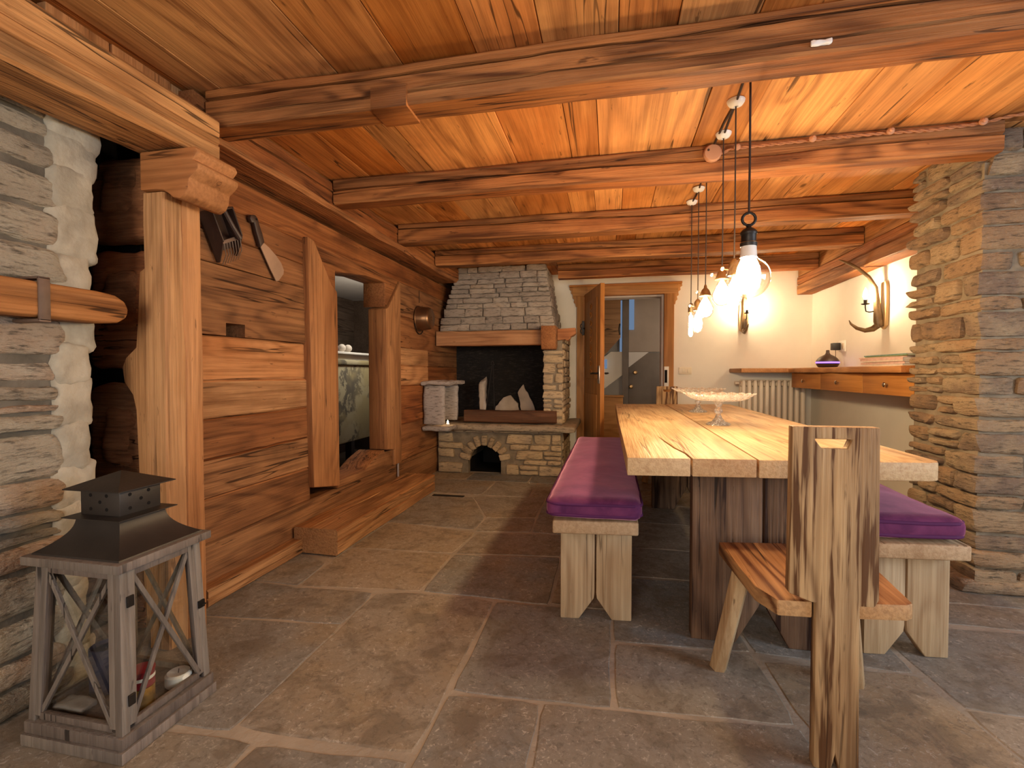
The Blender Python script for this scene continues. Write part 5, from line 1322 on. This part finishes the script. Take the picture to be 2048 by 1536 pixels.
for (a, b, nrm) in sides:
    A0, A1, B0, B1 = cor(*a, 0.075, 0.010), cor(*a, 0.53, 0.010), cor(*b, 0.075, 0.010), cor(*b, 0.53, 0.010)
    dx = (B0 - A0).normalized(); N3 = Vector(nrm)
    door = nrm == (1,0,0)
    i0 = dx * 0.030
    fr = MB()
    a0, a1, b0, b1 = A0 + i0, A1 + i0, B0 - i0, B1 - i0
    if True:
        bar(fr, a0 - dx*0.006 + Vector((0,0,0.012)), a1 - dx*0.006, 0.022, 0.018, nrm); bar(fr, b0 + dx*0.006 + Vector((0,0,0.012)), b1 + dx*0.006, 0.022, 0.018, nrm)
    bar(fr, a0 + Vector((0,0,0.012)), b0 + Vector((0,0,0.012)), 0.020, 0.016, nrm); bar(fr, a1 - Vector((0,0,0.012)), b1 - Vector((0,0,0.012)), 0.020, 0.016, nrm)
    fo = fr.build('door' if door else 'panel_frame', M['lantern_wood'], t, bevel=0.0015)
    cr = MB(); bar(cr, a0 + Vector((0,0,0.02)), b1 - Vector((0,0,0.02)), 0.013, 0.010, nrm); bar(cr, a1 - Vector((0,0,0.02)) + N3*0.004, b0 + Vector((0,0,0.02)) + N3*0.004, 0.013, 0.010, nrm)
    cr.build('cross_bar', M['lantern_wood'], fo, bevel=0.001, seg=1)
    gl = MB(); q = [a0 - N3*0.010, b0 - N3*0.010, b1 - N3*0.010, a1 - N3*0.010]
    gl.face([gl.vert(p) for p in q]); gl.build('glass_pane', M['pane'], fo, smooth=0)
    if door:
        for z in (0.16, 0.44):
            p = cor(1, -1, z, 0.0) + Vector((0.002, 0.028, 0)); h = MB(); h.box(p.x-0.003, p.x+0.003, p.y-0.010, p.y+0.010, z-0.016, z+0.016); h.build('hinge', M['iron'], fo, bevel=0.001, seg=1)
        p = cor(1, 1, 0.32, 0.0); h = MB(); h.box(p.x-0.002, p.x+0.006, p.y-0.026, p.y-0.004, 0.308, 0.332); h.tube([(p.x+0.006,p.y-0.015,0.32),(p.x+0.018,p.y-0.013,0.322)], 0.003, 6); h.build('latch', M['iron'], fo)
def sq(mb, prof, cap0=True):
    rings = [[mb.vert((CX + sx*rx, CY + sy*ry, z)) for sx, sy in ((-1,-1),(1,-1),(1,1),(-1,1))] for rx, ry, z in prof]
    for A, B in zip(rings, rings[1:]):
        for k in range(4): mb.face((A[k], A[(k+1)%4], B[(k+1)%4], B[k]))
    mb.face(rings[0][::-1]); mb.face(rings[-1])
m = MB(); sq(m, [(0.160,0.140,0.5625),(0.158,0.138,0.567)] + [(0.158 - 0.076*(1-(1-u)**2.2), 0.138 - 0.064*(1-(1-u)**2.2), 0.567 + 0.093*u) for u in [i/10 for i in range(1,11)]]); m.build('roof', M['roof_metal'], t, smooth=25)
m = MB(); sq(m, [(0.108,0.096,0.660),(0.108,0.096,0.663),(0.085,0.076,0.667)]); m.build('roof_flange', M['roof_metal'], t, smooth=25)
m = MB(); m.box(CX-0.074, CX+0.074, CY-0.066, CY+0.066, 0.666, 0.745); chm = m.build('chimney', M['roof_metal'], t, bevel=0.002)
h = MB()
for (dy, z) in ((-0.035,0.727),(0.025,0.727),(0.0,0.707),(-0.035,0.685),(0.025,0.685)):
    h.lathe([(0,0),(0.0055,0),(0.0055,0.0008),(0,0.0008)], (CX+0.0741, CY+dy, z), 10, axis=(1,0,0))
    h.lathe([(0,0),(0.0055,0),(0.0055,0.0008),(0,0.0008)], (CX+dy, CY-0.0661, z), 10, axis=(0,-1,0))
h.build('vent_hole', M['black'], chm)
m = MB(); sq(m, [(0.105,0.094,0.745),(0.105,0.094,0.748),(0.004,0.004,0.790)]); m.build('chimney_cap', M['roof_metal'], t, smooth=25)
# what stands in the lantern
t = thing('candle_jar', 'dark blue candle jar inside the lantern at the left', 'candle', (-1.60, 1.22, 0.071))
m = MB(); m.lathe([(0,0),(0.042,0.0),(0.044,0.006),(0.044,0.145),(0.041,0.147),(0.040,0.125),(0,0.125)], (-1.60, 1.22, 0.071), 24); m.build('jar', M['navy'], t, smooth=40)
m = MB(); m.lathe([(0,0),(0.039,0.0),(0.038,0.008),(0.002,0.009),(0,0.02)], (-1.60, 1.22, 0.197), 20); m.build('wax', M['navy'], t)
t = thing('tin_can', 'red and gold tin standing inside the lantern behind the hinged door', 'tin', (-1.414, 1.180, 0.071))
m = MB(); m.lathe([(0,0),(0.033,0.0),(0.034,0.004),(0.034,0.065),(0,0.066)], (-1.414, 1.180, 0.071), 24); m.build('body', M['tin_gold'], t, smooth=40)
m = MB(); m.lathe([(0,0),(0.0342,0.0),(0.0342,0.040),(0.036,0.044),(0.036,0.050),(0.031,0.052),(0,0.052)], (-1.414, 1.180, 0.138), 24); m.build('lid', M['tin_red'], t, smooth=40)
m = MB(); m.lathe([(0.0345,0),(0.0348,0.002),(0.0348,0.008),(0.0345,0.010)], (-1.414, 1.180, 0.160), 24); m.build('rim_band', M['candle'], t)
t = thing('pillar_candle', 'short white candle standing inside the lantern at the right', 'candle', (-1.398, 1.292, 0.071))
m = MB(); m.lathe([(0,0),(0.036,0.0),(0.038,0.005),(0.038,0.034),(0.032,0.040),(0.012,0.036),(0,0.035)], (-1.398, 1.292, 0.071), 24); m.build('wax', M['candle'], t, smooth=40)
m = MB(); m.tube([(-1.398,1.292,0.105),(-1.396,1.292,0.120)], 0.0016, 5); m.build('wick', M['cord'], t)
t = thing('folded_cloth', 'grey folded cloth lying at the front left inside the lantern', 'cloth', (-1.60, 1.13, 0.071))
m = MB(); m.rbox((-1.595, 1.125, 0.088), (0.055, 0.028, 0.009), r=0.008, n=(12,8,4), amp=0.005, freq=25, seed=6); m.build('fold', M['grey_cloth'], t, smooth=60)
